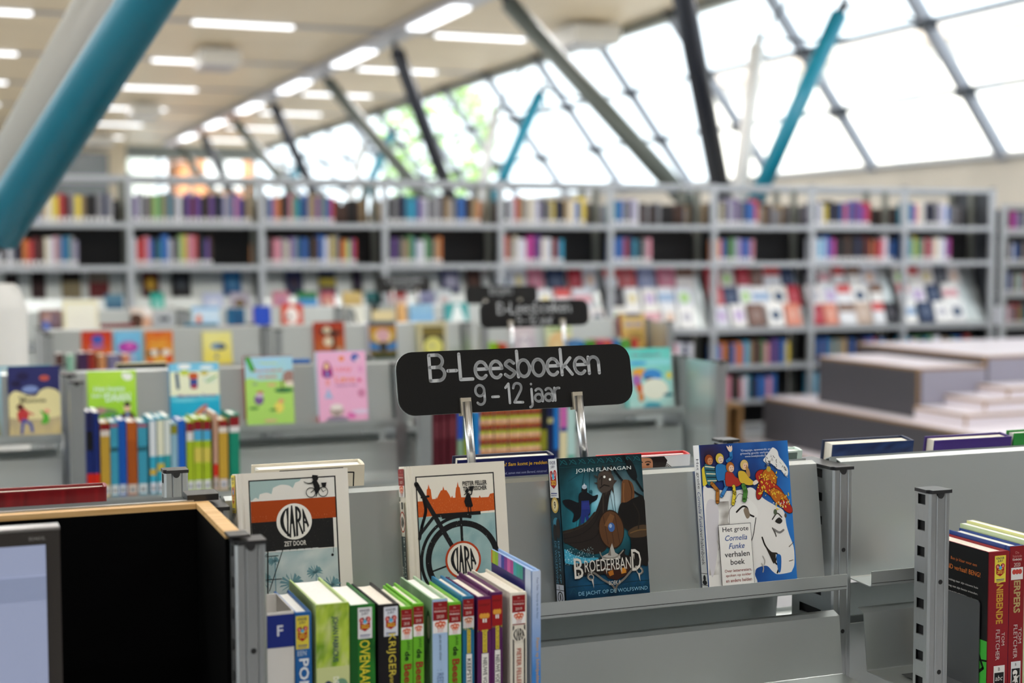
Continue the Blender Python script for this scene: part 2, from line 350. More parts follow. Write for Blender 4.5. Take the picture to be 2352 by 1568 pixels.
# end of the hall
b = MB(); b.box(-9, 5.0, Y1, Y1+.2, 0, CE+.14); tag(b.build('wall_back', mat('cream_end_wall', 'd8ccb6', .8, 0, .15, .35)), kind='structure')
b = MB(); b.box(5.0, XS+.3, Y1, Y1+.2, 0, 1.2); b.box(5.0, XB+.1, Y1, Y1+.2, 4.35, CE+.14); tag(b.build('trim_3', mat('grey_green_fascia', (.22, .25, .25), .5)), kind='structure')
w2 = thing('window_2', None, None); w2['kind'] = 'structure'
for i in range(6):
    x = 5.0+i*.95; MB().box(x-.05, x+.05, Y1+.02, Y1+.14, 1.2, 4.35).build('window_frame', mat('grey_green_frame', (.25, .31, .31), .4) if i == 0 else bpy.data.materials['grey_green_frame'], w2)
    if i < 5: MB().box(x+.05, x+.90, Y1+.07, Y1+.08, 1.2, 4.35).build('pane', GLASS, w2)
b = MB(); b.box(1.6, 4.4, Y1-.9, Y1-.05, 2.2, CE-.3); tag(b.build('glass_office', mat('grey_glass_front', (.13, .15, .16), .3)), 'dark grey glazed room front high on the end wall of the hall', 'office')
for i, (x, z, wx, hz, c) in enumerate(((-1.6, 3.1, .5, .5, (.04, .03, .03)), (.2, 3.4, .7, 1.9, (.33, .29, .22)), (1.0, 2.9, .35, .5, (.16, .11, .08)))):
    m = MB(); m.prism(spl([(x-wx/2, z-hz/2), (x+wx/2, z-hz/2), (x+wx*.4, z+hz/2), (x-wx*.45, z+hz*.4)]), 'y', Y1-.05, Y1-.01)
    m.build('wall_painting', mat('mural_paint_%s' % 'abc'[i], c, .8), bpy.data.objects['wall_back'])
b = MB(); b.box(-9.2, -9, Y0, Y1, 0, 1.0); b.box(-9.2, -9, Y0, Y1, 4.2, CE+.14); tag(b.build('wall_left', WALLW), kind='structure')
b = MB(); b.box(-9.2, XS+.35, Y0-.2, Y0, 0, CE+.14); tag(b.build('wall_front', mat('taupe_wall', (.20, .19, .18), .8)), kind='structure')
w3 = thing('window_3', None, None); w3['kind'] = 'structure'
for i in range(21):
    y = Y0+2.4*i; MB().box(-9.15, -9.05, y-.05, y+.05, 1.0, 4.2).build('window_frame', ST, w3)
    if i < 20: MB().box(-9.11, -9.10, y+.05, y+2.35, 1.0, 4.2).build('pane', GLASS, w3)

# leaning round tubes on white pedestals that carry the roof
TEAL = mat('teal_paint', (.0, .20, .30), .32, 0, spec=.5); GREYT = mat('grey_green_paint', (.10, .115, .10), .45); NAVYT = mat('blue_black_paint', (.012, .015, .025), .4)
WHT = mat('white_paint', (.72, .71, .70), .4); PALEG = mat('pale_grey_paint', (.40, .39, .36), .45); PED = mat('white_pedestal', 'dedcd8', .55, 0, .02, 5)
def strut(label, a, bq, r, m, branches=(), g='slanting roof tubes'):
    a = Vector(a); bq = Vector(bq); d = (bq-a).normalized(); t = thing('roof_strut', label, 'strut', a, g)
    MB().tube(a+d*.16, bq-d*.18, r, n=24).build('tube', m, t, inv(t))
    MB().tube(a, a+d*.17, r*.42, r*.6, n=12).build('foot_pin', DK, t, inv(t)); MB().tube(bq-d*.19, bq, r*.6, r*.35, n=12).build('head_pin', DK if m is not WHT else WHT, t, inv(t))
    for c in branches: MB().tube(bq-d*.1, c, r*.22, n=8).build('branch_rod', DK, t, inv(t))
def pedestal(label, x, y):
    t = thing('pedestal', label, 'column base', (x, y, 0), 'white round pedestals under the roof tubes')
    m = MB(); pr = [(.17, 0), (.17, 1.40), (.165, 1.42), (.145, 1.475), (.13, 1.49)]
    n = 32; vs = [(x+r*cos(2*pi*i/n), y+r*sin(2*pi*i/n), z) for r, z in pr for i in range(n)]
    m.add(vs, [(j*n+i, j*n+(i+1) % n, (j+1)*n+(i+1) % n, (j+1)*n+i) for j in range(len(pr)-1) for i in range(n)]+[tuple(range((len(pr)-1)*n, len(pr)*n))], 0, True)
    m.build('base', PED, t, inv(t)); MB().box(x-.07, x+.07, y-.02, y+.02, 1.48, 1.62).box(x-.02, x+.02, y-.07, y+.07, 1.48, 1.6).build('fin_plate', DK, t, inv(t))
for i, yy in enumerate((13.85, 22.3, 30.7, 39.1)):
    w_ = ['nearest glass bay', 'second glass bay', 'third glass bay', 'farthest glass bay'][i]
    pedestal('white round pedestal behind the long bookcase at the '+w_, 7.88, yy); a = (7.88, yy, 1.58)
    strut('blue-black slanting tube up to the ceiling channel at the '+w_, a, (5.98, yy-2.15, 4.56), .105, NAVYT)
    strut('grey-green slanting tube up to the ceiling channel at the '+w_, a, (5.98, yy+2.05, 4.56), .105, GREYT)
    h1 = (9.0, yy-.42, 4.28); h2 = (8.66, yy+.82, 4.06)
    strut('bright teal tube leaning up to the glass slope at the '+w_, a, h1, .095, TEAL, [(gl(.655)[0]-.05, yy-1.2, gl(.655)[1]), (gl(.655)[0]-.05, yy+.5, gl(.655)[1])])
    strut('slim white tube leaning up to the glass slope at the '+w_, a, h2, .085, WHT, [(gl(.655)[0]-.05, yy+.1, gl(.655)[1]), (gl(.98)[0]-.05, yy+.3, gl(.98)[1]), (gl(.655)[0]-.05, yy+1.9, gl(.655)[1])])
pedestal('white round pedestal standing behind the second row of low shelves', .09, 5.4)
strut('thick teal tube slanting across the corner beside the ceiling', (.09, 5.4, 1.55), (1.95, 3.3, 4.56), .084, TEAL)
strut('pale grey tube running just behind the thick teal tube', (.03, 5.42, 1.55), (1.62, 7.5, 4.56), .084, PALEG)

# white units hanging from the ceiling
for i, (x0, x1, y0, y1, w_) in enumerate(((3.66, 4.24, 22.4, 23.3, 'nearer one beside the first cross channels'), (3.66, 4.24, 31.3, 32.2, 'second one down the hall'), (3.58, 4.2, 40.1, 41.0, 'far one close to the end wall'), (7.98, 8.66, 18.3, 19.2, 'one close to the glass slope'))):
    t = thing('ceiling_unit', 'white box unit hanging under the ceiling, '+w_, 'air unit', ((x0+x1)/2, (y0+y1)/2, 4.45), 'white air units under the ceiling')
    MB().box(x0, x1, y0, y1, 4.42, 4.66).build('case', mat('white_case_%s' % 'abcd'[i], 'dcd8d0', .5), t, inv(t)); MB().box(x0+.05, x1-.05, y0+.05, y1-.05, 4.405, 4.419).build('grille', CHAN, t, inv(t))
    MB().tube(((x0+x1)/2, (y0+y1)/2, 4.66), ((x0+x1)/2, (y0+y1)/2, CE-.015), .05).build('hanger', CHAN, t, inv(t))

# what stands outside the glass
b = MB(); b.box(XS+1, 120, -60, 140, -4.2, -4); tag(b.build('ground_outside', mat('outside_paving', (.42, .41, .39), .8)), kind='structure')
def block(label, x0, x1, y0, y1, z1, m, face, rows, cols, wm):
    t = thing('building', label, 'building', ((x0+x1)/2, (y0+y1)/2, -4))
    MB().box(x0, x1, y0, y1, -4, z1).build('wall', m, t, inv(t)); MB().box(x0-.5, x1+.3, y0-.3, y1+.3, z1, z1+.5).build('eaves', mat('eaves', (.5, .42, .36), .7), t, inv(t))
    for r_ in rows:
        for c in cols:
            if face == 'x': f = MB().box(x0-.06, x0, c, c+1.5, r_, r_+1.3).build('window', wm, t, inv(t)); MB().box(x0-.08, x0-.061, c+.1, c+1.4, r_+.1, r_+1.2).build('pane', mat('far_pane', (.10, .12, .15), .2) if 'far_pane' not in bpy.data.materials else bpy.data.materials['far_pane'], f, inv(t)@Matrix())
            else: f = MB().box(c, c+1.5, y0-.06, y0, r_, r_+1.3).build('window', wm, t, inv(t))
    return t
FR = mat('white_frame', (.7, .7, .7), .6)
block('pale cream apartment house outside the glass slope, with rows of windows', 34, 42, 6, 62, 9.2, mat('cream_facade', (.84, .80, .74), .8), 'x', (1.0, 4.2, 7.0), [9+4.6*i for i in range(11)], FR)
block('orange brick house outside past the end of the hall', 9.7, 12.2, 62, 70, 6.0, mat('orange_brick', (.55, .22, .08), .8, 0, .2, 30), 'y', (4.2,), [10.2], FR)
block('pale grey-green office block outside beyond the end wall', 2, 8.6, 66, 74, 8.5, mat('grey_green_facade', (.50, .56, .53), .7), 'y', (2.0, 5.0), [3+2.4*i for i in range(2)], FR)
t = thing('tree', 'leafy green tree outside the glass slope far down the hall', 'tree', (15.5, 47, -4)); iv = inv(t); MB().tube((15.5, 47, -4), (15.5, 47, 3.5), .22, .12).build('trunk', mat('bark', (.10, .07, .05), .9), t, iv)
m = MB()
for i in range(900):
    a, bq, rr = R.uniform(0, 2*pi), R.uniform(-1, 1), R.uniform(.5, 1)**.5*2.1; w_ = (1-bq*bq)**.5; c = Vector((15.5+rr*w_*cos(a), 47+rr*w_*sin(a), 5.2+rr*bq*1.25)); d1 = Vector((R.uniform(-1, 1), R.uniform(-1, 1), R.uniform(-1, 1))).normalized()*.2; d2 = d1.orthogonal().normalized()*.12
    m.add([c-d1, c+d2, c+d1, c-d2], [(0, 1, 2, 3)])
o = m.build('foliage', mat('green_leaves', (.25, .42, .10), .6), t, iv); o['kind'] = 'stuff'

# ---------------------------------------------------------------- low double-sided steel shelves
LEAN = radians(8.7); FLOORZ = 1.071; TOPZ = 1.254; SH2 = .931
HOLE_Z = [1.238-.0385*i for i in range(12)]
def upright(x, y, name_parent, iv, face=-1, ztop=TOPZ, dep=.034, detail=True):
    """square post: ribbed front, slotted side, black end cap. face=-1 looks toward the camera"""
    w = .0185; m = MB(); yf, yb = (y, y+dep) if face < 0 else (y-dep, y)
    xl, xr = x-w, x+w
    if detail:
        ribs = [(xl, yf+.003), (xl+.003, yf), (xl+.011, yf), (xl+.0125, yf+.0016), (xl+.014, yf), (xr-.011, yf), (xr-.0095, yf+.0016), (xr-.008, yf), (xr-.003, yf), (xr, yf+.003), (xr, yb), (xl+.0005, yb)]
        n = len(ribs)
        vs = [(p[0], p[1], 0) for p in ribs]+[(p[0], p[1], ztop-.006) for p in ribs]
        m.add(vs, [(i, (i+1) % n, n+(i+1) % n, n+i) for i in range(n-1)])
        # slotted left side, built as a ladder round real openings
        ya, yc = yf+.003, yb; h0, h1 = ya+(yc-ya)*.25, ya+(yc-ya)*.8; zc = 0
        for z in sorted(HOLE_Z):
            zl, zh = z-.0075, z+.0075
            m.add([(xl, ya, zc), (xl, yc, zc), (xl, yc, zl), (xl, ya, zl)], [(0, 3, 2, 1)])
            m.add([(xl, ya, zl), (xl, h0, zl), (xl, h0, zh), (xl, ya, zh)], [(0, 3, 2, 1)]); m.add([(xl, h1, zl), (xl, yc, zl), (xl, yc, zh), (xl, h1, zh)], [(0, 3, 2, 1)])
            m.add([(xl, h0, zl), (xl, h1, zl), (xl+.004, h1, zl), (xl+.004, h0, zl)], [(0, 1, 2, 3)]); zc = zh
        m.add([(xl, ya, zc), (xl, yc, zc), (xl, yc, ztop-.006), (xl, ya, ztop-.006)], [(0, 3, 2, 1)])
    else: m.box(xl, xr, yf, yb, 0, ztop-.006)
    o = m.build('upright', ALU, name_parent, iv)
    if detail: MB().box(xl+.006, xl+.0075, yf+.004, yb-.001, .6, ztop-.008).build('slot_shade', DARKHOLE, o)  # dark sheet behind the slots paints the shade inside the hollow post
    c = MB(); c.prism([(xl-.001, yb+.001), (xl-.001, yf+.008), (xl+.004, yf+.006), (xl+.004, yf-.0012), (xr+.001, yf-.0012), (xr+.001, yb+.001)], 'z', ztop-.006, ztop-.001)
    c.prism([(x+.006*cos(a), ztop-.006+.0075*sin(a)) for a in [pi+pi*i/8 for i in range(9)]], 'y', yf-.0015, yf+.002); c.build('end_cap', BLACKP, o)
    if detail:
        s_ = MB()
        for z in (1.118, .985, .85): s_.tube((x+.002, yf-.0003, z), (x+.002, yf+.004, z), .0036, n=12)
        s_.build('screw_hole', DARKHOLE, o)
    return o
def gondola(name, label, c, xs, front_bays, rear_bays, detail=1, ends=(), side=.305):
    g = thing(name, label, 'display shelf', (xs[0], c, 0), 'low double-sided display shelves'); iv = inv(g)
    for i, x in enumerate(xs):
        upright(x, c-side-.002, g, iv, -1, detail=detail > 0 and i in (1, 2))
        upright(x, c-.06, g, iv, -1, detail=detail > 0 and i in (1, 2), dep=.12); upright(x, c+side, g, iv, -1, detail=detail > 0 and i in (1, 2))
        MB().box(x-.012, x+.012, c-side, c+side, .02, .10).build('foot_rail', ALU, g, iv)
        MB().box(x-.008, x+.008, c-side+.03, c+side, .86, .90).build('bracket', STEEL, g, iv)
    for i in range(len(xs)-1):
        a, bq = xs[i]+.0195, xs[i+1]-.0265
        for sgn, bays in ((-1, front_bays), (1, rear_bays)):
            if i not in bays: continue
            f = lambda t: c+sgn*t
            s_ = MB(); tb, tt = .05, .05-(TOPZ-FLOORZ)*tan(LEAN)
            s_.sheet([(f(.1125), FLOORZ+.021), (f(.112), FLOORZ-.002), (f(.108), FLOORZ-.004), (f(tb+.002), FLOORZ-.002), (f(tb), FLOORZ), (f(tt), TOPZ), (f(tt-.012), TOPZ+.004), (f(tt-.013), TOPZ-.012)], 'x', a, bq, .0015)
            o = s_.build('display_tray', STEEL, g, iv)
            l_ = MB(); l_.box(a+.0005, bq-.0005, min(f(.1125), f(.1135)), max(f(.1125), f(.1135)), FLOORZ+.0015, FLOORZ+.0022); l_.build('lip_seam', DARKHOLE, o)
            s_ = MB(); s_.sheet([(f(.292), SH2+.004), (f(.292), SH2-.03), (f(.29), SH2-.0035), (f(.104), SH2-.0015), (f(.103), SH2), (f(.092), 1.0205), (f(.076), 1.026)], 'x', a, bq, .0015); s_.build('lower_shelf', STEEL, g, iv)
            s_ = MB(); s_.sheet([(f(.292), .50), (f(.292), .474), (f(.06), .476), (f(.05), .64)], 'x', a, bq, .0015); s_.build('base_shelf', STEEL, g, iv)
            s_ = MB(); s_.box(a, bq+.006, min(f(.02), f(.024)), max(f(.02), f(.024)), .06, .985); s_.build('back_panel', STEEL, g, iv)
    for i, sd in ends:
        x = xs[i]
        for ya, yb in ((c-side+.034, c-.04), (c+.04, c+side)): MB().box(x-.006, x-.004, ya, yb, .10, TOPZ-.008).build('side_panel', STEEL, g, iv)
    return g
g1 = gondola('display_shelf', 'low double-sided steel display shelf in front, with a sharp black sign standing on it', 2.047, [-.667, .333, 1.336, 2.336], (1, 2), (0, 1, 2))
g2 = gondola('display_shelf', 'second row of low steel display shelves, with brightly coloured covers and a metal end panel', 4.374, [-.663, .317, 1.297, 2.277], (0, 1, 2), (0, 1, 2), 0, ((3, 1),))
g3 = gondola('display_shelf', 'third row of low steel display shelves, blurred behind the second', 6.77, [.393, 1.373, 2.353, 3.333], (0, 1, 2), (0, 1, 2), 0, ((3, 1),))
g4 = gondola('display_shelf', 'fourth and last row of low display shelves, just before the long bookcase', 9.0, [.33, 1.31, 2.29, 3.27], (0, 1, 2), (0, 1, 2), 0)
# black workstation niche at the end of the first row
iv = inv(g1)
o = MB().box(-.66, .309, 2.000, 2.018, .1, 1.250).build('back_board', BOARD, g1, iv); o['label'] = 'black laminate back board behind the computer screen'
MB().box(-.66, .309, 2.000, 2.018, 1.2502, 1.2575).build('plywood_edge', PLY, o); MB().box(-.66, .309, 2.0185, 2.026, 1.240, 1.2595).build('trim_rail', ALU, o)
o = MB().box(.3095, .3285, 1.778, 2.018, .1, 1.250).build('side_board', BOARD, g1, iv); o['label'] = 'black laminate side board with a pale plywood top edge'
MB().box(.3095, .3285, 1.778, 2.018, 1.2502, 1.2575).build('plywood_edge', PLY, o)
MB().box(.300, .343, 2.019, 2.06, 1.2578, 1.2665).build('corner_cap', BLACKP, o); MB().box(.308, .334, 1.745, 1.777, 1.2565, 1.2595).build('corner_cap', BLACKP, o)
MB().box(-.66, .309, 1.72, 1.999, .70, .725).build('desk_board', BOARD, g1, iv)
t = thing('computer_monitor', 'flat computer monitor with dark grey bezel and pale lavender screen, standing before the black board', 'monitor', (-.16, 1.80, .726)); iv = inv(t)
MB().box(-.44, .1175, 1.800, 1.83, .92, 1.271).build('bezel', mat('dark_grey_bezel', (.035, .03, .027), .35), t, iv)
MB().box(-.44, .1175, 1.801, 1.83, 1.2712, 1.2745).build('top_edge', mat('silver_edge', (.35, .34, .33), .3, .6), t, iv)
MB().box(-.424, .101, 1.798, 1.7995, .94, 1.2545).build('screen', mat('lit_screen', (.22, .25, .36), .25, emit=.30), t, iv)
m = MB(); m.box(-.424, .101, 1.7968, 1.7978, 1.19, 1.2175); m.build('screen_band', mat('lit_screen_band', (.18, .21, .31), .25, emit=.29), t, iv)
m = MB(); m.box(-.424, .101, 1.7968, 1.7978, 1.2178, 1.2185); m.build('screen_rule', mat('lit_screen_rule', (.27, .30, .42), .25, emit=.32), t, iv)
A = Art(1, 1); A.text('B246HL', 0, 0, .0042, '8f8d8a', bold=.01); A.build('model_mark', lambda x, y, d: (.0925-.0005+x-.0001, 1.7995-d, 1.2625+y), t, invm=iv)
MB().box(-.19, -.13, 1.832, 1.86, .74, 1.1).build('stand_neck', BLACKP, t, iv); MB().box(-.28, -.04, 1.74, 1.92, .726, .738).build('stand_foot', BLACKP, t, iv)

# ---------------------------------------------------------------- signs
def put_sign(label, c, x0, x1, z0, z1, ln, rz, lines):
    y = c+.0075+(z0-1.25)*tan(ln); shelf_sign(label, x0, x1, y, z0, z1, ln, radians(rz), lines, (1.244-z0)/cos(ln))
sg = radians(11.5); BL = [('B-Leesboeken', .532, .0388), ('9 - 12 jaar', .118, .0295)]
put_sign('large sharp black sign on the first shelf, reading B-Leesboeken 9 - 12 jaar', 2.047, .6215, 1.0065, 1.3553, 1.4488, sg, -.7, BL)
put_sign('mid-sized slightly blurred black sign B-Leesboeken 9 - 12 jaar on the second row of shelves', 4.374, 1.588, 1.968, 1.3525, 1.4365, sg*.7, -.7, [('B-Leesboeken', .535, .0355), ('9 - 12 jaar', .12, .027)])
put_sign('blurred black sign with the single word Engels on the third row of shelves', 6.77, 2.373, 2.757, 1.339, 1.4275, sg*.6, -.3, [('Engels', .55, .037)])
put_sign('small most blurred black sign with two pale lines on the fourth row of shelves', 9.0, 2.566, 2.915, 1.335, 1.439, sg*.6, -.6, [('C-Leesboeken', .6, .034), ('12 - 15 jaar', .17, .027)])

# ---------------------------------------------------------------- books
def book(label, Wd, H, T, col, group=None, front=None, spine=None, back=None, pages=None, soft=False, bow=.0012, spine_col=None, name='book', edge_col=None):
    """local frame: x from spine to fore-edge, y from front to back cover, z up; spine at x = 0"""
    t = thing(name, label, 'book', (0, 0, 0), group); m = MB(); bt = .0012 if soft else .0026; ov = 0 if soft else .0035
    c = hx(col) if isinstance(col, str) else col; sc = hx(spine_col) if spine_col else c
    if soft: pr = [(Wd, 0), (.0006, 0), (0, .0008), (0, T-.0008), (.0006, T), (Wd, T), (Wd, T-bt), (bt, T-bt), (bt, bt), (Wd, bt)]
    else:
        k = 6; sp = [(-bow*sin(pi*i/k), .001+(T-.002)*i/k) for i in range(k+1)]
        pr = [(Wd, 0), (.0105, 0), (.0085, .0013), (.0065, .0013), (.0045, 0), (.0012, 0)]+sp+[(.0012, T), (.0045, T), (.0065, T-.0013), (.0085, T-.0013), (.0105, T), (Wd, T), (Wd, T-bt), (bt+.001, T-bt), (bt+.001, bt), (Wd, bt)]
    m.prism(pr, 'z', 0, H); o = m.build('cover', STOCK, t); o.color = (*c, 1)
    p = MB(); y0, y1 = bt+.0004, T-bt-.0004; xo = Wd-ov-(0 if soft else .001); dz = 0 if soft else .0032
    fo = [(xo-(.0035 if not soft else 0)*sin(pi*i/6), y0+(y1-y0)*i/6) for i in range(7)]
    p.prism([(bt+.0015, y1), (bt+.0015, y0)]+fo, 'z', dz+.0003, H-dz-.0003); p.build('pages', pages or PAGES, t)
    if front: front.build('front_print', lambda u, v, d: (u, -d, v), t)
    if spine: spine.build('spine_print', lambda u, v, d: (-(0 if soft else bow)-d, T-u, v), t)
    if back: back.build('back_print', lambda u, v, d: (Wd-u, T+d, v), t)
    return t
def on_tray(t, c, x, T, lean=LEAN, z=FLOORZ, rz=0):        # front cover to the aisle, leaning back on the display panel
    t.location = (x, c-.0535-T*1.01, z+.003+T*sin(lean)); t.rotation_euler = (-lean, 0, rz)
def on_rear(t, c, xr, T, lean=LEAN):                        # the same on the far side: we see its back cover over the panel
    t.rotation_euler = (Matrix.Rotation(pi, 3, 'Z') @ Matrix.Rotation(-lean, 3, 'X')).to_euler(); t.location = (xr, c+.0535+T*1.01, FLOORZ+.003+T*sin(lean))
def in_row(t, x, y, z, T, tilt=0):                          # spine to the aisle; x is the near edge on the row
    t.rotation_euler = (0, tilt, pi/2); t.location = (x+T, y, z)
NAVY, YEL, WH, BK = '1b2350', 'e9d23c', 'f2efe8', '15151a'
def jury(A, cx, cy, w, h, bgc, year, bold=True):            # reading-jury sticker: words, two red heads over an open book with the year
    sx, sy = A.sx, A.sy; A.unit(1, 1); X = cx*sx; Y = cy*sy
    A.rect(X-w/2, Y-h/2, X+w/2, Y+h/2, bgc); A.text('KINDER', X, Y+h*.40, h*.09, '20254f', w=w*.72, bold=.02); A.text('JURY', X, Y+h*.285, h*.09, '20254f', w=w*.5, bold=.02)
    r = w*.19
    A.ell(X-w*.22, Y+h*.09, r, r, 'b3202a'); A.ell(X+w*.22, Y+h*.11, r, r, 'c4303a'); A.ell(X-w*.22, Y+h*.09, r*.55, r*.55, 'e8938a'); A.ell(X+w*.22, Y+h*.11, r*.55, r*.55, 'e8938a')
    for dx in (-.12, .12): A.poly([(X+dx*w-w*.06, Y+h*.1), (X+dx*w, Y+h*.2), (X+dx*w+w*.06, Y+h*.1)], '1c1c30')
    A.poly([(X-w*.36, Y+h*.02), (X, Y-h*.05), (X+w*.36, Y+h*.04), (X+w*.36, Y-h*.16), (X, Y-h*.27), (X-w*.36, Y-h*.18)], 'a81c22')
    A.ell(X, Y+h*.045, r*.7, r*.7, '58b7df'); A.text(year, X, Y-h*.115, h*.12, 'f0cf3a', w=w*.56, bold=.02); A.rect(X-w*.36, Y-h*.40, X+w*.36, Y-h*.375, '3a4a90'); A.rect(X-w*.36, Y-h*.45, X+w*.30, Y-h*.435, '3a4a90')
    A.unit(sx, sy)
def redlabel(A, cx, top, w, h, year, low='f2f0ee', face='d8532e'):    # red award label over a white field with a cluster of drawn faces
    sx, sy = A.sx, A.sy; A.unit(1, 1); X = cx*sx; T_ = top*sy
    A.rect(X-w/2, T_-h*.6, X+w/2, T_, '8e1218'); A.rect(X-w/2, T_-h, X+w/2, T_-h*.6, low)
    A.text('De', X, T_-h*.09, h*.05, 'e6b9b0'); A.text('Nederlandse', X, T_-h*.2, h*.06, 'd98a84', w=w*.8); A.text('Kinderjury', X, T_-h*.31, h*.08, 'f3e6e0', w=w*.8, bold=.01); A.text(year, X, T_-h*.475, h*.1, 'f0d9cf', w=w*.5)
    for dx, dy, r in ((-.22, .72, .15), (0, .69, .15), (.22, .71, .15), (-.1, .8, .13), (.14, .8, .13)): A.ell(X+dx*w, T_-h*dy, r*w, r*w*1.1, face); A.ell(X+dx*w, T_-h*(dy+.02), r*w*.6, r*w*.6, 'f0c9b4')
    for dx in (-.1, .1): A.rect(X+dx*w-w*.05, T_-h*.97, X+dx*w+w*.05, T_-h*.86, 'f6ecec'); A.line([(X+dx*w-w*.05, T_-h*.97), (X+dx*w-w*.05, T_-h*.86)], w*.02, 'c03030'); A.line([(X+dx*w+w*.05, T_-h*.97), (X+dx*w+w*.05, T_-h*.86)], w*.02, 'c03030')
    A.unit(sx, sy)
def clara_mark(A, cx, cy, r, col='17171a', s=1.):           # the round word mark: five tall letters filling a disc (units of sheet width)
    k = A.sx/A.sy; P = lambda x, y: (cx+x*r, cy+y*r*k)
    def st(pts, w): A.line([P(*p) for p in pts], w*r, col, cap=False)
    def tri(pts): A.poly([P(*p) for p in pts], col)
    tri(spl([(-.42, .78), (-.66, .55), (-.82, .15), (-.78, -.25), (-.6, -.58), (-.44, -.74), (-.42, -.66), (-.56, -.3), (-.62, .1), (-.55, .45)]))
    tri([(-.45, .70), (-.36, .82), (-.30, .84), (-.36, -.62), (-.26, -.78), (-.34, -.86), (-.46, -.80), (-.42, .1)])
    tri([(-.16, .93), (-.08, .93), (.06, -.85), (-.06, -.9), (-.11, -.1), (-.17, -.1), (-.22, -.92), (-.32, -.9)]); tri([(-.22, 0), (.0, 0), (0, -.14), (-.22, -.14)])
    tri([(.08, .88), (.2, .84), (.2, -.84), (.08, -.88)]); tri(spl([(.18, .86), (.36, .66), (.42, .3), (.34, .02), (.2, -.06), (.2, .1), (.28, .2), (.3, .45), (.2, .66)])); tri([(.2, .02), (.3, -.05), (.52, -.72), (.42, -.78)])
    tri([(.5, .72), (.56, .66), (.86, -.28), (.78, -.42), (.62, .12), (.6, .12), (.6, -.62), (.5, -.66)]); tri([(.58, .0), (.72, -.06), (.74, -.2), (.58, -.12)])
G1 = 'books facing out on the first shelf'
# --- cream book with a cyclist
Wd, H = .1575, .2195; A = Art(Wd, H).unit(Wd, H)
A.rect(.107, .0, .885, .955, '141416'); A.rect(.117, .0, .873, .947, 'e9e6e0')
A.poly(spl([(.118, .947), (.118, .83), (.16, .845), (.19, .835)], False, 3)+spl([(.20, .865), (.26, .873), (.305, .862)], False, 4)+spl([(.32, .90), (.39, .917), (.46, .91), (.495, .892)], False, 4)+spl([(.52, .925), (.56, .935), (.57, .947)], False, 3), 'a6c0bf')
A.rect(.118, .690, .873, .822, 'a8430f'); speck(A, .12, .69, .87, .73, 60, 'c9764c', .004)
A.rect(.118, .505, .845, .690, '1d1d1e'); speck(A, .12, .51, .84, .69, 160, '4a4a4a', .003, 3)
A.rect(.118, .0, .873, .50, 'b9cbcd'); A.grid(.118, .0, .873, .50, 12, 14, lambda x, y: mix('a3bcc0', 'cdd7d6', .5+fbm(x*2, y*3, 3)))
for px, pt, ph in ((.2, .33, .12), (.45, .30, .15), (.66, .36, .1), (.8, .27, .13), (.3, .45, .07)):
    A.line([(px, .0), (px+.01, pt)], .008, '6f97a5')
    for a in range(-60, 241, 25): A.poly([(px, pt), (px+ph*.6*cos(radians(a))-.008, pt+ph*.45*sin(radians(a))), (px+ph*.75*cos(radians(a)), pt+ph*.4*sin(radians(a))-.012), (px+.01, pt-.01)], '6b959f', True)
for p in ([(.25, .505), (.22, .0)], [(.38, .505), (.25, .26)], [(.12, .475), (.34, .475)], [(.12, .33), (.36, .33)], [(.12, .44), (.25, .49)]): A.line(p, .012 if p[0][0] == .25 else .007, '141416')
for i in range(6): A.rect(.32+.065*i, .497, .375+.065*i, .508, 'd7dcdc')
A.line([(.835, .505), (.835, .47)], .004, '141416'); A.disc(.825, .455, .012, '141416')
A.disc(.495, .682, .158, 'efece5', 40); clara_mark(A, .495, .682, .152); A.text('ZET DOOR', .495, .545, .0068, 'e2ded8', w=.031, bold=.015)
for x in (.655, .765): A.ring(x, .857, .039, .045, '141416', 24); A.line([(x, .857), (x+.03, .87)], .003, '141416')
A.line([(.655, .857), (.69, .875), (.745, .882), (.765, .857)], .006, '141416'); A.line([(.69, .875), (.705, .845), (.7, .83)], .008, '141416')
A.poly([(.67, .93), (.71, .935), (.735, .90), (.74, .875), (.71, .845), (.69, .86), (.685, .89)], '141416'); A.disc(.70, .945, .026, '141416'); A.poly([(.67, .955), (.72, .957), (.73, .962), (.675, .968)], '141416')
A.line(spl([(.68, .92), (.65, .915), (.62, .918), (.595, .928)], False), .012, '141416', w1=.004); A.poly([(.75, .915), (.80, .915), (.79, .887), (.76, .887)], '141416')
S = Art(.03, H).unit(.03, H); jury(S, .5, .875, .026, .052, YEL, '2022'); S.line([(.2, .74), (.5, .76), (.8, .74)], .05, '2a2a2a'); S.rect(.1, .0, .9, .72, 'dcd8cf')
t = book('cream hardback with a girl cyclist over an orange band on its cover', Wd, H, .03, 'ece7de', G1, A, S); on_tray(t, 2.047, .3629, .03)
# --- cream book with a big bicycle wheel
Wd, H = .1525, .2165; A = Art(Wd, H).unit(Wd, H)
A.rect(.10, .0, .885, .93, '1a1a1c'); A.rect(.111, .0, .874, .922, 'ece6d9'); A.grid(.111, .0, .874, .660, 16, 18, lambda x, y: mix('87acb0', 'a8c4c2', .5+.9*fbm(x*3, y*3, 3, 4)))
sk = [(.111, .66), (.111, .765), (.18, .765), (.19, .79), (.2, .79), (.205, .84), (.215, .845), (.225, .875), (.235, .845), (.245, .84), (.25, .795), (.255, .775), (.29, .775), (.295, .79), (.3, .775), (.32, .80), (.345, .828), (.36, .83), (.37, .855), (.38, .83), (.40, .828), (.425, .80), (.44, .775), (.455, .79), (.46, .775), (.485, .775), (.487, .80), (.497, .84), (.505, .845), (.515, .88), (.525, .845), (.535, .84), (.54, .80), (.545, .775), (.72, .765), (.73, .78), (.74, .765), (.82, .765), (.835, .785), (.874, .79), (.874, .675)]
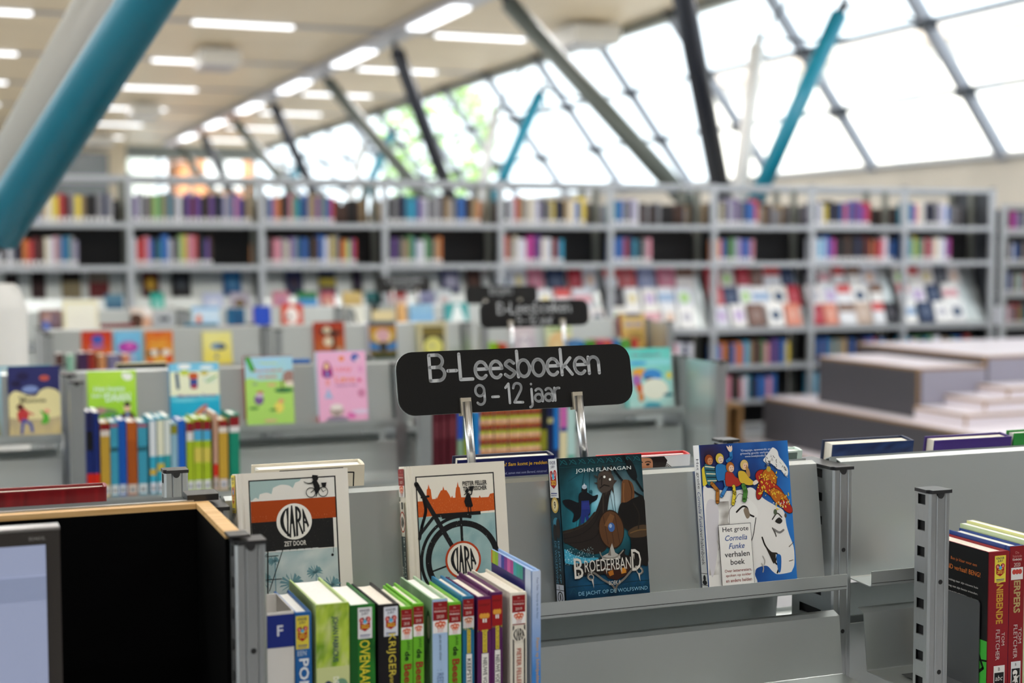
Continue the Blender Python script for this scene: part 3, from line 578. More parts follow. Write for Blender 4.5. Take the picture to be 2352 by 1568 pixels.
A.poly(sk, 'c9581c'); speck(A, .115, .67, .87, .77, 220, 'dd8a55', .0035, 5)
wx, wy = .53, .36; A.ring(wx, wy, .315, .372, '161617', 60); A.ring(wx, wy, .395, .425, '161617', 50, radians(75), radians(215))
A.line([(wx, wy), (wx, .655)], .026, '161617'); A.line([(wx, wy), (.22, .30)], .016, '161617'); A.line([(.105, .88), (.47, .40)], .044, '1c1c1e'); A.line(spl([(.17, .78), (.185, .70), (.14, .60), (.11, .52)], False), .03, '1c1c1e'); A.line([(.115, .545), (.27, .665)], .03, '1c1c1e')
A.rect(.27, .652, .73, .676, '161617'); A.rect(.34, .64, .47, .655, '161617'); A.line([(.15, .79), (.22, .795)], .02, '1c1c1e')
A.disc(wx, wy, .178, 'b8421c', 44); A.disc(wx, wy, .158, 'efe9dc', 44); clara_mark(A, wx, wy, .15)
speck(A, .12, .2, .87, .64, 120, 'dfe6e2', .002, 9); speck(A, .12, .4, .87, .66, 60, 'c8d4d0', .003, 11)
A.text('PIETER FELLER', .685, .865, .0062, '1a1a1a', w=.0375, bold=.02); A.text('TINY FISSCHER', .685, .83, .0062, '1a1a1a', w=.0365, bold=.02)
A.poly([(.60, .80), (.625, .802), (.635, .78), (.655, .715), (.645, .705), (.585, .71), (.57, .745), (.58, .765)], '131315'); A.disc(.602, .812, .018, '131315'); A.poly([(.585, .815), (.61, .832), (.62, .818)], '131315')
for x in (.605, .63): A.line([(x, .71), (x+.002, .668), (x+.015, .666)], .009, '131315')
A.line([(.62, .785), (.645, .79), (.655, .815)], .011, '131315'); A.poly([(.62, .815), (.66, .81), (.675, .845), (.632, .845)], '131315'); A.line([(.595, .80), (.575, .79)], .008, '131315')
A.text('HET', .345, .215, .008, '161617', rot=38, bold=.02); A.text('JE', .72, .235, .009, '161617', rot=-60+120, bold=.02)
S = Art(.03, H).unit(.03, H); redlabel(S, .5, .985, .027, .040, '2020'); S.rect(.08, 0, .92, .77, 'e9e3d6'); S.rect(.12, 0, .2, .76, '1a1a1a'); S.rect(.8, 0, .88, .76, '1a1a1a'); S.rect(.42, .72, .66, .765, '151515'); S.rect(.48, .68, .52, .72, '151515')
S.ell(.5, .635, .40, .07, 'b8421c'); S.ell(.5, .635, .34, .06, 'efe9dc'); clara_mark(S, .5, .635, .3); S.rect(.18, 0, .82, .54, '34474b'); S.text('HET KRANTENMEISJE', .62, .30, .008, 'cfd6d2', rot=-90, w=.11); S.text('PIETER FELLER', .3, .2, .006, 'cfd6d2', rot=-90, w=.06)
t = book('cream hardback with a giant bicycle wheel and orange skyline on its cover', Wd, H, .03, 'ebe4d6', G1, A, S); on_tray(t, 2.047, .604, .03)
# --- dark teal sea adventure
Wd, H = .1365, .2155; A = Art(Wd, H).unit(Wd, H)
def sea(x, y):
    g = math.exp(-(((x-.45)/.33)**2+((y-.60)/.22)**2)); c = mix('0b3038', '2f9fb5', g*1.1); c = mix(c, 'd6e6ec', math.exp(-(((x-.62)/.22)**2+((y-.70)/.13)**2))*.55)
    c = mix(c, '0a1c22', max(0, (y-.9)*7)); c = mix(c, '0e4e78', max(0, (.36-y)*2.4)); c = mix(c, '071018', max(0, (.12-y)*7)); n_ = fbm(x, y, 5, 2)
    return tuple(max(0, v*(1+.7*n_)) for v in c)
A.grid(0, 0, 1, 1, 44, 60, sea)
for i in range(9): A.line(spl([(.02+.11*i, .955), (.06+.11*i, .985), (.1+.11*i, .955), (.06+.11*i, .965), (.02+.11*i, .985)], False, 4), .007, '1d6a72'); A.line(spl([(.05+.11*i, .075), (.09+.11*i, .11), (.13+.11*i, .07), (.09+.11*i, .085)], False, 4), .007, '144a5c')
A.rect(0, .935, 1, .939, '14464c'); A.rect(0, .12, 1, .123, '103a4a')
for a, b_ in (((.3, .9), (.12, .42)), ((.36, .9), (.3, .5)), ((.56, .9), (.63, .55)), ((.62, .9), (.66, .4)), ((.10, .84), (.28, .9))): A.line([a, b_], .005, '163c48')
A.line([(.28, .70), (.19, .50)], .05, '1c4a58', w1=.03); A.line([(.36, .76), (.33, .62)], .04, '2a6472', w1=.03)
A.line(spl([(.62, .93), (.75, .82), (.88, .74), (.98, .70)], False), .022, '10181c'); A.line(spl([(.78, .99), (.86, .88), (.93, .8), (.99, .74)], False), .03, '0e1518', w1=.02); A.poly(spl([(.80, .9), (.84, .97), (.90, .92), (.93, .84), (.88, .82)]), '0c1417')
# cloaked figure
A.poly(spl([(.02, .71), (.10, .715), (.2, .69), (.24, .70), (.26, .65), (.2, .58), (.12, .56), (.14, .62), (.05, .67)]), '0a0e16'); A.poly(spl([(.22, .75), (.3, .76), (.38, .73), (.44, .735), (.42, .70), (.34, .67), (.33, .60), (.22, .60), (.21, .68)]), '10131a')
A.poly([(.24, .70), (.33, .70), (.34, .62), (.31, .60), (.33, .55), (.29, .55), (.275, .60), (.26, .55), (.2, .54), (.23, .62)], '1c2f78'); A.grid(.245, .64, .33, .69, 5, 5, lambda x, y: mix('203a90', '35307a', .5+fbm(x*20, y*20)))
A.ell(.285, .775, .033, .03, '0d1016'); A.ell(.285, .795, .03, .016, 'aebdcd'); A.poly([(.275, .80), (.285, .822), (.295, .80)], 'd6dee6')
A.poly([(.2, .54), (.23, .6), (.2, .45), (.14, .44)], '12405a')
# ship with carved prow
A.poly(spl([(0, .49), (.12, .50), (.27, .535), (.38, .60), (.45, .68), (.50, .76), (.46, .80), (.50, .84), (.58, .84), (.61, .78), (.57, .70), (.54, .60), (.55, .48), (.50, .36), (.36, .33), (.2, .36), (.06, .41), (-.02, .44)]), '241d1a')
A.line(spl([(0, .495), (.14, .51), (.28, .545), (.39, .61)], False), .03, '3c332c'); A.line(spl([(0, .45), (.2, .47), (.36, .53), (.46, .63)], False), .008, '120e0d'); A.line(spl([(.02, .42), (.22, .42), (.4, .46), (.5, .6)], False), .008, '120e0d')
A.poly(spl([(.44, .80), (.46, .87), (.52, .90), (.60, .885), (.645, .84), (.63, .785), (.57, .755), (.50, .745), (.46, .765)]), '4a3f38')
for p in (((.45, .86), (.40, .875), (.44, .845)), ((.44, .82), (.40, .82), (.45, .80)), ((.50, .895), (.52, .94), (.55, .895)), ((.58, .89), (.61, .93), (.62, .87)), ((.64, .83), (.68, .825), (.64, .80)), ((.60, .77), (.63, .735), (.63, .785)), ((.53, .75), (.53, .72), (.56, .75))): A.poly(p, '3a302a')
A.line([(.47, .78), (.52, .80), (.58, .79)], .012, '1c1613'); A.disc(.53, .855, .014, 'f2f5ef'); A.disc(.595, .835, .014, 'f2f5ef'); A.line(spl([(.47, .84), (.5, .86), (.49, .80)], False), .01, '2a221e'); A.line([(.5, .73), (.49, .6), (.42, .5)], .016, '3c332c')
# shield and warrior
A.poly(spl([(.74, .815), (.80, .825), (.86, .80), (.88, .74), (.86, .66), (.78, .62), (.71, .62), (.72, .72)]), '6b4426'); A.line(spl([(.76, .80), (.745, .72), (.75, .64)], False), .014, '8f6038'); A.line(spl([(.82, .82), (.85, .74), (.82, .65)], False), .012, '50301a')
A.poly(spl([(.70, .66), (.78, .67), (.90, .70), (1.0, .67), (1.0, .26), (.92, .23), (.74, .25), (.80, .36), (.78, .46), (.72, .50), (.66, .56)]), '14110f'); A.poly(spl([(.78, .47), (.88, .50), (1., .50), (1., .43), (.88, .42), (.79, .43)]), '4a3826'); A.line(spl([(.80, .455), (.9, .47), (1., .47)], False), .012, '7c6038'); A.line(spl([(.86, .66), (.92, .58), (.9, .48)], False), .014, '262019')
A.ell(.575, .49, .155, .135, '2a1c12', -.25, 30); A.ell(.575, .49, .145, .126, '5c3b22', -.25, 30)
for dx in (-.07, 0, .07): A.line([(.575+dx-.02, .59), (.575+dx+.02, .39)], .006, '3a2415')
A.poly([(.49, .52), (.57, .60), (.62, .58), (.56, .5)], '76502f'); A.ell(.575, .505, .04, .032, '3d64a0'); A.ell(.565, .515, .018, .014, '9fb7d8')
A.poly(spl([(.0, .38), (.1, .34), (.25, .31), (.4, .30), (.3, .25), (.1, .27), (-.02, .3)]), '3f9fbd'); speck(A, 0, .27, .35, .38, 140, 'bfe3ea', .005, 21)
# title plate
A.poly(spl([(.10, .27), (.28, .275), (.42, .30), (.60, .31), (.72, .35), (.72, .31), (.85, .28), (.90, .22), (.5, .19), (.14, .2)]), '1a1614'); A.poly([(.44, .31), (.52, .33), (.57, .395), (.60, .33), (.66, .305), (.66, .285), (.44, .285)], 'b3afa8'); A.poly([(.51, .315), (.545, .365), (.55, .31)], '6c655d'); A.line(spl([(.42, .34), (.44, .31), (.52, .295), (.62, .30), (.70, .34)], False), .014, '9a948a')
A.poly([(.40, .24), (.80, .25), (.72, .17), (.60, .14), (.5, .16)], '33170c'); A.poly([(.50, .20), (.56, .215), (.57, .18), (.52, .17)], 'b06a1e'); A.poly([(.65, .215), (.72, .225), (.72, .185), (.66, .18)], 'cc8426')
A.line(spl([(.30, .16), (.26, .175), (.28, .205), (.34, .20), (.44, .15), (.55, .105), (.575, .06), (.60, .105), (.70, .15), (.80, .205), (.88, .215), (.92, .185), (.88, .165)], False), .022, '8d8880'); A.ring(.295, .175, .026, .036, 'a8a39a', 16); A.ring(.88, .19, .026, .036, 'a8a39a', 16)
for x, y in ((.31, .16), (.87, .175)): A.poly([(x-.012, y), (x+.012, y), (x+.012, y-.06)], 'c2beb6')
for dx, c in ((.004, '2b2724'), (0, 'd9d5cc')):
    A.text('B', .155+dx, .243-dx, .030, c, w=.0145, bold=.0); A.text('ROEDERBAN', .505+dx, .252-dx, .0175, c, w=.076, bold=.0); A.text('D', .85+dx, .268-dx, .032, c, w=.0155, bold=.0)
for x, y in ((.15, .20), (.30, .215), (.48, .215), (.66, .215), (.84, .215), (.14, .27), (.82, .3)): A.poly([(x-.01, y+.012), (x+.01, y+.012), (x+.004, y-.03)], 'b9b4aa')
A.text('BOEK 9', .572, .125, .0058, 'dcd8cc', w=.0185); A.text('JOHN FLANAGAN', .52, .905, .0072, 'e8f0ee', w=.091, bold=.0); A.text('DE JACHT OP DE WOLFSWIND', .55, .066, .0072, '8fc7e2', w=.113)
S = Art(.038, H).unit(.038, H); S.grid(0, 0, 1, 1, 5, 26, lambda x, y: mix('06090b', '0d4b5e', max(0, 1-abs(y-.52)*5)+max(0, .5-abs(y-.3)*4))); jury(S, .5, .865, .032, .058, 'e6e8ea', '2023')
S.ell(.52, .68, .36, .055, 'd2b25a'); S.ell(.52, .68, .25, .04, 'f0e2b0'); S.text('9', .52, .68, .011, '1a1208', bold=.02); S.ell(.55, .56, .3, .035, '3a8ba8'); S.ell(.40, .49, .2, .06, '1d1613'); S.ell(.72, .52, .2, .07, '2a1d15'); S.text('DE JACHT OP', .66, .29, .0082, '6fb4d0', rot=-90, w=.062); S.text('DE WOLFSWIND', .36, .28, .0082, '5a9fbd', rot=-90, w=.066); S.rect(.2, .0, .95, .135, 'd4d9e6'); S.rect(.2, .095, .95, .1, '222222'); S.text('B', .5, .115, .005, '111111'); S.ell(.57, .05, .28, .04, '1a1a1a'); S.ell(.57, .05, .2, .03, 'd4d9e6'); S.ell(.57, .05, .07, .025, '1a1a1a')
t = book('dark teal book with a carved dragon-headed ship and a cloaked warrior', Wd, H, .038, '0c2830', G1, A, S, pages=PAGEW); on_tray(t, 2.047, .8391, .038)
# --- blue story book with an elephant
Wd, H = .1575, .2235; A = Art(Wd, H).unit(Wd, H)
def bluep(x, y):
    c = mix('14357e', '2a6fc0', x*.8+.5*fbm(x, y, 3, 8)); c = mix(c, '2e2140', max(0, 1-hypot((x-.1)/.26, (y-.93)/.14))*1.2); c = mix(c, '1a2f68', max(0, 1-hypot((x-.55)/.3, (y-.72)/.15))); return mix(c, '2a7fd2', max(0, x-.85)*5)
A.grid(0, 0, 1, 1, 30, 40, bluep)
def eleph(x, y): return mix(mix('f2f1ee', 'a9a39c', max(0, fbm(x*1.2, y*1.2, 5, 3))*1.5), '7d746c', max(0, 1-hypot((x-.22)/.16, (y-.60)/.07))+.8*max(0, 1-hypot((x-.57)/.09, (y-.60)/.09)))
body = spl([(0, .66), (.06, .70), (.16, .685), (.3, .67), (.46, .675), (.56, .68), (.68, .60), (.82, .54), (.90, .50), (.92, .40), (.945, .33), (.985, .24), (.98, .13), (.95, .085), (.92, .07), (.78, .065), (.72, .09), (.66, .13), (.55, .12), (.52, .08), (.50, .0), (0, .0)], True, 6)
A.poly(body, 'efedea'); A.grid(.01, .10, .28, .60, 14, 24, lambda x, y: eleph(x, y)); A.poly(spl([(.02, .55), (.10, .62), (.16, .55), (.14, .4), (.10, .2), (.03, .1)]), 'd9d6dc')
A.poly(spl([(.27, .44), (.28, .53), (.33, .57), (.36, .61), (.41, .645), (.48, .62), (.58, .555), (.60, .49), (.56, .45), (.54, .38), (.50, .31), (.46, .40)]), 'f4f3f0'); A.line(spl([(.50, .3), (.535, .36), (.56, .43), (.575, .47)], False), .009, '25221f'); A.line(spl([(.27, .44), (.28, .53), (.33, .575), (.405, .645), (.5, .61)], False), .005, '3a3632')
A.line(spl([(.36, .52), (.43, .555), (.48, .545), (.50, .50), (.55, .48)], False), .018, '2b2725'); A.poly(spl([(.44, .53), (.48, .545), (.51, .49), (.47, .47)]), '8b7c6a')
A.line(spl([(.63, .33), (.66, .27), (.72, .22), (.79, .205), (.76, .15), (.80, .12), (.775, .075)], False), .016, '241f1b'); A.poly(spl([(.66, .27), (.72, .22), (.77, .21), (.745, .14), (.70, .2)]), '2c2620'); A.poly(spl([(.78, .20), (.83, .19), (.82, .10), (.795, .075), (.78, .13)]), '2066b5')
A.poly(spl([(.79, .435), (.84, .46), (.875, .435), (.84, .415)]), '2a2724'); A.line(spl([(.76, .45), (.82, .49), (.87, .46)], False), .012, '4a4540'); A.line(spl([(.77, .38), (.83, .355), (.88, .37)], False), .022, 'b3b0ae'); A.line(spl([(.755, .39), (.78, .355), (.79, .33)], False), .012, '6c6864'); A.ell(.915, .47, .014, .016, '544d46'); A.ell(.80, .50, .02, .02, '55604a')
A.line(spl([(.93, .25), (.96, .265), (.985, .28)], False), .006, '6d5a44'); A.line([(.92, .15), (.965, .155)], .006, '6d5a44')
for x, y in ((.62, .2), (.35, .3), (.2, .25), (.12, .33), (.6, .15)): A.line(spl([(x, y), (x+.02, y-.03), (x+.01, y-.06)], False), .012, 'd2cfcb')
# head-dress and plume
for cx, cy, rx, ry, rot, c in ((.70, .745, .10, .055, -.2, 'b3241c'), (.755, .735, .085, .07, -.3, 'c26a16'), (.64, .66, .035, .07, -.5, 'a51f18'), (.78, .66, .15, .05, -.45, 'b3301a'), (.86, .595, .12, .05, -.5, 'c0681a'), (.93, .535, .075, .035, -.55, 'b0281a')):
    A.ell(cx, cy, rx+.006, ry+.004, '2a130c', rot); A.ell(cx, cy, rx, ry, c, rot)
speck(A, .62, .62, .85, .78, 60, 'f0cf3f', .011, 31); speck(A, .80, .52, .97, .64, 36, 'f0cf3f', .011, 32); A.ell(.755, .805, .026, .02, 'c4a73a'); speck(A, .72, .53, .97, .57, 30, 'f2f0e6', .008, 33)
A.poly(spl([(.70, .87), (.74, .90), (.78, .93), (.82, .955), (.87, .93), (.885, .89), (.93, .85), (.975, .80), (.97, .755), (.94, .75), (.90, .79), (.86, .80), (.82, .825), (.78, .845), (.73, .85)]), 'f0f0ee')
q = random.Random(4)
for i in range(46):
    u = q.random(); x, y = .72+.24*u, .88-.1*u+.05*q.uniform(-1, 1)*(1-.3*u)+.04*max(0, .5-abs(u-.4)); A.line([(x, y), (x+q.uniform(-.012, .02), y-q.uniform(.004, .018))], .006, '2c2b2c' if q.random() < .6 else 'b9b8b6', keep=i > 0)
# four riders
def kid(hx_, hy, hair, skin, body, legs, s=1.):
    A.poly(body[1], '1d1a1c'); A.poly([(p[0]*.96+sum(a[0] for a in body[1])/len(body[1])*.04, p[1]*.97+sum(a[1] for a in body[1])/len(body[1])*.03) for p in body[1]], body[0])
    for c, pts, w in legs: A.line(pts, w+.008, '241d1a'); A.line(pts, w, c)
    A.ell(hx_, hy, .048*s, .038*s, '2a1a14'); A.ell(hx_, hy, .045*s, .036*s, hair); A.ell(hx_+.012, hy-.010, .030*s, .025*s, skin); A.line([(hx_+.005, hy-.022), (hx_+.025, hy-.02)], .004, '7a3a2a'); A.disc(hx_+.004, hy-.004, .004, '222222'); A.disc(hx_+.028, hy-.003, .004, '222222')
A.poly(spl([(.0, .83), (.05, .85), (.07, .80), (.06, .74), (.0, .72)]), 'e3cf3a')
kid(.085, .895, '9a4a1c', 'cf8a5a', ('2f6f80', spl([(.03, .86), (.10, .86), (.15, .82), (.16, .75), (.10, .72), (.05, .73)])), [('b8762c', [(.10, .73), (.16, .68), (.15, .60)], .035)])
for i in range(5): A.line([(.04+.004*i, .85-.025*i), (.14+.003*i, .84-.023*i)], .011, 'e4e8c8' if i % 2 == 0 else '12303e')
kid(.205, .90, 'd8bf4a', 'f0d3bd', ('2777b8', spl([(.15, .84), (.2, .865), (.29, .84), (.33, .79), (.31, .74), (.22, .745), (.16, .75)])), [('3d86c8', [(.25, .74), (.26, .70), (.20, .64)], .033)])
A.line([(.29, .88), (.335, .90), (.335, .95)], .034, '2777b8'); A.poly(spl([(.305, .955), (.29, .985), (.315, .975), (.32, 1.0-.012), (.335, .978), (.35, .985), (.352, .955), (.33, .94)]), 'f2d8c2')
kid(.315, .835, 'b86a24', 'efcab0', ('b23428', spl([(.26, .80), (.33, .80), (.37, .765), (.44, .735), (.40, .70), (.30, .70), (.25, .715)])), [('e8d23a', [(.34, .70), (.345, .65), (.32, .58)], .034)])
speck(A, .32, .58, .36, .70, 14, '1b1710', .008, 41)
kid(.475, .845, 'dcc078', 'f0c8a8', ('ddb93a', spl([(.40, .80), (.47, .80), (.52, .755), (.58, .715), (.54, .70), (.48, .705), (.41, .73)])), [('4f8a3c', [(.45, .70), (.47, .66), (.45, .60)], .045)])
A.poly(spl([(.50, .84), (.53, .80), (.53, .76), (.50, .77), (.49, .81)]), 'b98a4e'); A.poly(spl([(.56, .72), (.60, .735), (.62, .715), (.57, .70)]), 'efe0d0')
for i, s_ in enumerate(("'Grappige, spannende en", "griezelig goede verhalen.'", 'www.lovelybooks.de')): A.text(s_, .615, .945-.022*i, .0042, 'dfe7f2', w=(.054, .056, .040)[i])
A.rect(.135, .0, .50, .44, '2a2a2c'); A.rect(.139, .0, .496, .437, 'f6f4f0')
for s_, y, h, c, w_, sh in (('Het grote', .40, .0095, '1e2126', .046, 0), ('Cornelia', .345, .0085, '1f4f94', .039, .3), ('Funke', .288, .0085, '1f4f94', .028, .3), ('verhalen', .232, .0085, '1e2126', .044, 0), ('boek', .178, .0085, '1e2126', .025, 0), ('Over lettervreters,', .118, .0052, '8c2a22', .048, 0), ('spoken op zolder', .085, .0052, '8c2a22', .045, 0), ('en andere helden', .052, .0052, '8c2a22', .046, 0)): A.text(s_, .325, y, h, c, w=w_, shear=sh, bold=.008)
S = Art(.019, H).unit(.019, H); S.rect(0, 0, 1, 1, 'e9eaec'); S.text('Het grote', .5, .80, .0105, '1b2433', rot=-90, w=.046); S.text('Cornelia Funke', .5, .54, .0105, '2a4a86', rot=-90, w=.060, shear=.3); S.text('verhalenboek', .5, .29, .0105, '1b2433', rot=-90, w=.054); S.rect(0, .11, 1, .114, '222222'); S.rect(0, .03, 1, .034, '222222'); S.ell(.5, .08, .22, .022, '15151a'); S.ell(.5, .05, .38, .016, '15151a')
t = book('blue story book with four riders on a white elephant in a red head-dress', Wd, H, .019, '1f5cab', G1, A, S, pages=PAGEW, spine_col='e9eaec'); on_tray(t, 2.047, 1.0867, .019)
# --- spines on the lower shelf of the first row
G2 = 'books standing spine out on the first shelf'
def soft_swirl(a, b, c): return lambda x, y: mix(mix(a, b, .5+1.4*fbm(x, y*3, 3, 5)), c, .5*max(0, fbm(x+3, y*3, 4, 1))*2)
t = thing('shelf_divider', 'white divider box with a dark blue letter F label between post and blue book', 'divider', (0, 0, 0))
m = MB(); m.prism([(0, 0), (.10, 0), (.10, .034), (.098, .034), (.098, .0015), (.002, .0015), (.002, .034), (0, .034)], 'z', 0, .222); m.box(.0021, .0979, .0016, .0339, .185, .1865); m.build('box', mat('white_card', 'e9e6e1', .5), t)
S = Art(.034, .222).unit(.034, .222); S.rect(0, .80, 1, .985, '1b2f86'); S.text('F', .48, .895, .0135, 'e6e8f2', bold=.02); S.build('letter_label', lambda u, v, d: (-d, .034-u, v), t); in_row(t, .3585, 1.775, SH2+.001, .034)
def sp(label, x, T, H, Wd, col, fn, pages=None, y=1.775, **k):
    S = Art(T, H).unit(T, H); fn(S); Wd = min(Wd, .152); t = book(label, Wd, H, T, col, G2, None, S, k.pop('back', None), pages, **k); in_row(t, x, y, SH2+.0022, T); return t
def f(S):
    S.rect(0, 0, 1, 1, '1f63a8'); jury(S, .45, .885, .0165, .042, 'e2cf46', '2021'); S.text('EEN', .4, .765, .006, 'cfe0ee', w=.011); S.text('PONY', .52, .60, .0125, 'e8eef4', rot=-90, w=.058, bold=.02)
sp('blue hardback with a yellow award sticker next to the letter divider', .3935, .0205, .218, .125, '1f63a8', f, PAGEW)
def f(S):
    S.grid(0, 0, 1, 1, 10, 30, soft_swirl('6f9a1c', 'b9d24a', 'e6e9a4')); S.rect(0, .0, 1, .645, 'cdd596'); S.poly(spl([(.1, .5), (.3, .565), (.5, .55), (.8, .5), (.9, .4), (.2, .35)]), '34405e'); S.ell(.75, .53, .2, .045, '6f9a7c')
    S.text('JOHAN FABRICIUS', .56, .80, .0092, '27405c', rot=-90, w=.058, bold=.02); S.text('DE SCHEEPSJONGENS', .56, .42, .0095, 'f2f3e6', rot=-90, w=.075, bold=.02)
sp('thick lime green watercolour hardback, the widest of the spines', .4201, .0425, .2255, .165, 'bcd38a', f, PAGEW, spine_col='9dbb52')
def f(S):
    S.grid(0, 0, 1, 1, 6, 20, lambda x, y: mix('12511c', '2b8a2c', .5+fbm(x, y*2, 3))); S.rect(0, 0, .32, 1, '165a20'); jury(S, .60, .895, .0185, .040, 'e8e8ea', '2022')
    S.text('OVENAAR', .58, .655, .0135, 'e6d83c', rot=-90, w=.062, bold=.01); S.text('van het', .62, .42, .006, 'e6d83c', rot=-90)
sp('dark green hardback with a white award sticker and yellow lettering', .4638, .0323, .2205, .13, '1c6a28', f, PAGEW)
def f(S):
    S.rect(0, 0, 1, 1, '141216'); jury(S, .6, .90, .0185, .038, 'dfe2ec', '2022'); S.text('KRIJGER', .60, .70, .0125, 'e0cc4c', rot=-90, w=.056); S.text('van het licht', .64, .48, .006, 'd8c450', rot=-90)
sp('black hardback with a white award sticker and yellow lettering', .5007, .0276, .218, .13, '19151a', f)
def beest(S, yr='2018'):
    S.rect(0, 0, 1, 1, '6bb62a'); redlabel(S, .5, .985, S.sx*.96, .039, yr); S.text('JAAS', .62, .765, .0045, '2c5a1c', rot=-90, w=.012); S.text('de', .55, .70, .0070, '15220f', rot=-90, bold=.02, w=.012); S.text('Beesten', .56, .53, .0100, '9c2b22', rot=-90, w=.052, bold=.02)
sp('first of the lime green spines with red award label, thin and low', .5306, .0151, .213, .125, '7cc43c', beest); sp('second lime green spine with red award label, snug against the first', .5469, .0141, .2155, .125, '7cc43c', beest)
def f(S):
    S.rect(0, 0, 1, 1, 'a9c6e8'); redlabel(S, .52, .985, S.sx*.96, .041, '2020'); S.text('jan en ome olivier', .5, .71, .0045, '4a5a78', rot=-90, w=.034); S.text(': REDDINGSBOOT', .5, .42, .0085, '7890b8', rot=-90, w=.07)
B_ = Art(.14, .219).unit(.14, .219); B_.grid(0, 0, 1, 1, 8, 10, lambda x, y: mix('a8c4a4', '5a7a5c', .5+fbm(x, y, 4))); B_.ell(.9, .82, .07, .1, '33403c'); B_.ell(.9, .82, .045, .07, 'c9b9b2')
sp('pale blue spine with a red award label on a sage green hardback', .5727, .0207, .219, .14, 'a6c3a2', f, PAGEW, back=B_, spine_col='a9c6e8')
sp('third lime green spine, between the pale blue and the teal one', .5946, .0173, .213, .125, '7cc43c', lambda S: beest(S, '2015'))
def kee(S, c, title, yr=None):
    S.rect(0, 0, 1, 1, c)
    for i in range(10): S.rect(.1*i, .79 if yr is None else .80, .1*i+.06, .802 if yr is None else .812, R.choice(['e3c93c', '1a1a1a', '5a8a3a', 'c43a2a']))
    if yr: redlabel(S, .5, .985, S.sx*.98, .038, yr, 'd9d6d4', 'b8623c')
    else:
        S.rect(.02, .80, .98, .985, '9c161a'); S.text('KINDERJURY', .5, .95, .004, '3a0a0c', w=S.sx*.8)
        for dx in (-.22, 0, .22): S.ell(.5+dx, .885, .16, .016, 'e3a23c')
        S.rect(.36, .845, .48, .868, 'f2eee8'); S.rect(.54, .845, .66, .868, 'f2eee8')
    S.rect(.36, .66, .68, .80, 'dcc63e'); S.text('FELLER & TINY FISSCHER', .52, .73, .0032, '3a341c', rot=-90, w=.029); S.rect(.28, .0, .78, .655, 'eeece6'); S.text(title, .53, .44, .0056, '1d1d20', rot=-90, w=.082, bold=.02)
sp('teal spine with red label and a yellow strip over a white strip', .6143, .0152, .219, .13, '2a7fae', lambda S: kee(S, '1f6f96', 'KEEPSTER GEZOCHT', '2018'))
sp('wider purple spine with red label beside the teal spine', .6347, .0188, .2165, .13, '5a1c58', lambda S: kee(S, '5c1f5c', 'NIEUWE VOETBALVRIENDEN'))
sp('narrower purple spine with red label beside the cream spine', .6541, .0152, .221, .13, '5a1c58', lambda S: kee(S, '57205a', 'NIEUWE VOETBALTALENTEN'))
def f(S):
    S.rect(0, 0, 1, 1, 'ebe4d6'); redlabel(S, .5, .985, S.sx*.82, .038, '2019'); S.rect(.1, .805, .9, .81, '8e1218'); S.rect(.12, 0, .2, .80, '1b1b1c'); S.rect(.82, 0, .9, .80, '1b1b1c'); S.ell(.5, .745, .44, .047, 'ebe4d6'); clara_mark(S, .5, .745, .42); S.text('PIETER FELLER', .5, .545, .0062, 'b5523a', rot=-90, w=.05, bold=.01); S.rect(.25, 0, .75, .405, '5f8f92')
sp('cream spine with a red label and a round black word mark', .6809, .0225, .218, .15, 'ebe4d6', f)
B_ = Art(.152, .245).unit(.152, .245); B_.rect(0, 0, .86, 1, '23306e'); B_.grid(.0, .1, .86, .92, 8, 8, lambda x, y: mix('1d2c66', '42307c', .5+fbm(x, y, 4)))
for i, c in enumerate(('2f9c8c', '3aa89a', '3fb0b8', 'b8489a', 'd86ab0', '8a3a9c', '3a4aa8', 'a89ad8', '9cc83c', 'b8d23c', 'e07a3a')): B_.rect(.80-.077*(i+1), .925, .80-.077*i, 1, c)
B_.rect(.86, 0, 1, 1, 'c4d2ea')
def f(S): S.grid(0, 0, 1, 1, 3, 20, lambda x, y: mix('3f86d2', 'c9d6ee', (y-.45)*2)); S.text('Pieter Feller / Noortje van den Acker', .6, .85, .0042, '34508c', rot=-90, w=.055); S.text('Pieters op Schildpaddenjacht', .6, .48, .0060, 'd0a03a', rot=-90, w=.075, bold=.01); S.rect(0, 0, 1, .38, 'c4452a'); S.text('Pieters op Schildpaddenjacht', .6, .48, .0060, 'd0a03a', rot=-90, w=.075, bold=.01)
sp('tall slim blue picture book, last of the spines before the bookend', .7112, .0122, .245, .16, '8fb2e2', f, PAGEW, back=B_)
t = thing('bookend', 'dark brown metal bookend holding up the spines on the first shelf', 'bookend', (.7245, 1.79, SH2+.001))
m = MB(); m.prism([(1.80, .001), (1.80, .136), (1.806, .145), (1.87, .133), (1.87, .001)], 'x', .7250, .7265); m.v = [(x-.7245, y-1.79, z) for x, y, z in m.v]; m.build('upright_plate', mat('brown_steel', (.028, .02, .02), .4, .3), t); MB().box(-.09, 0, .02, .08, .0002, .0009).build('foot_plate', bpy.data.materials['brown_steel'], t)
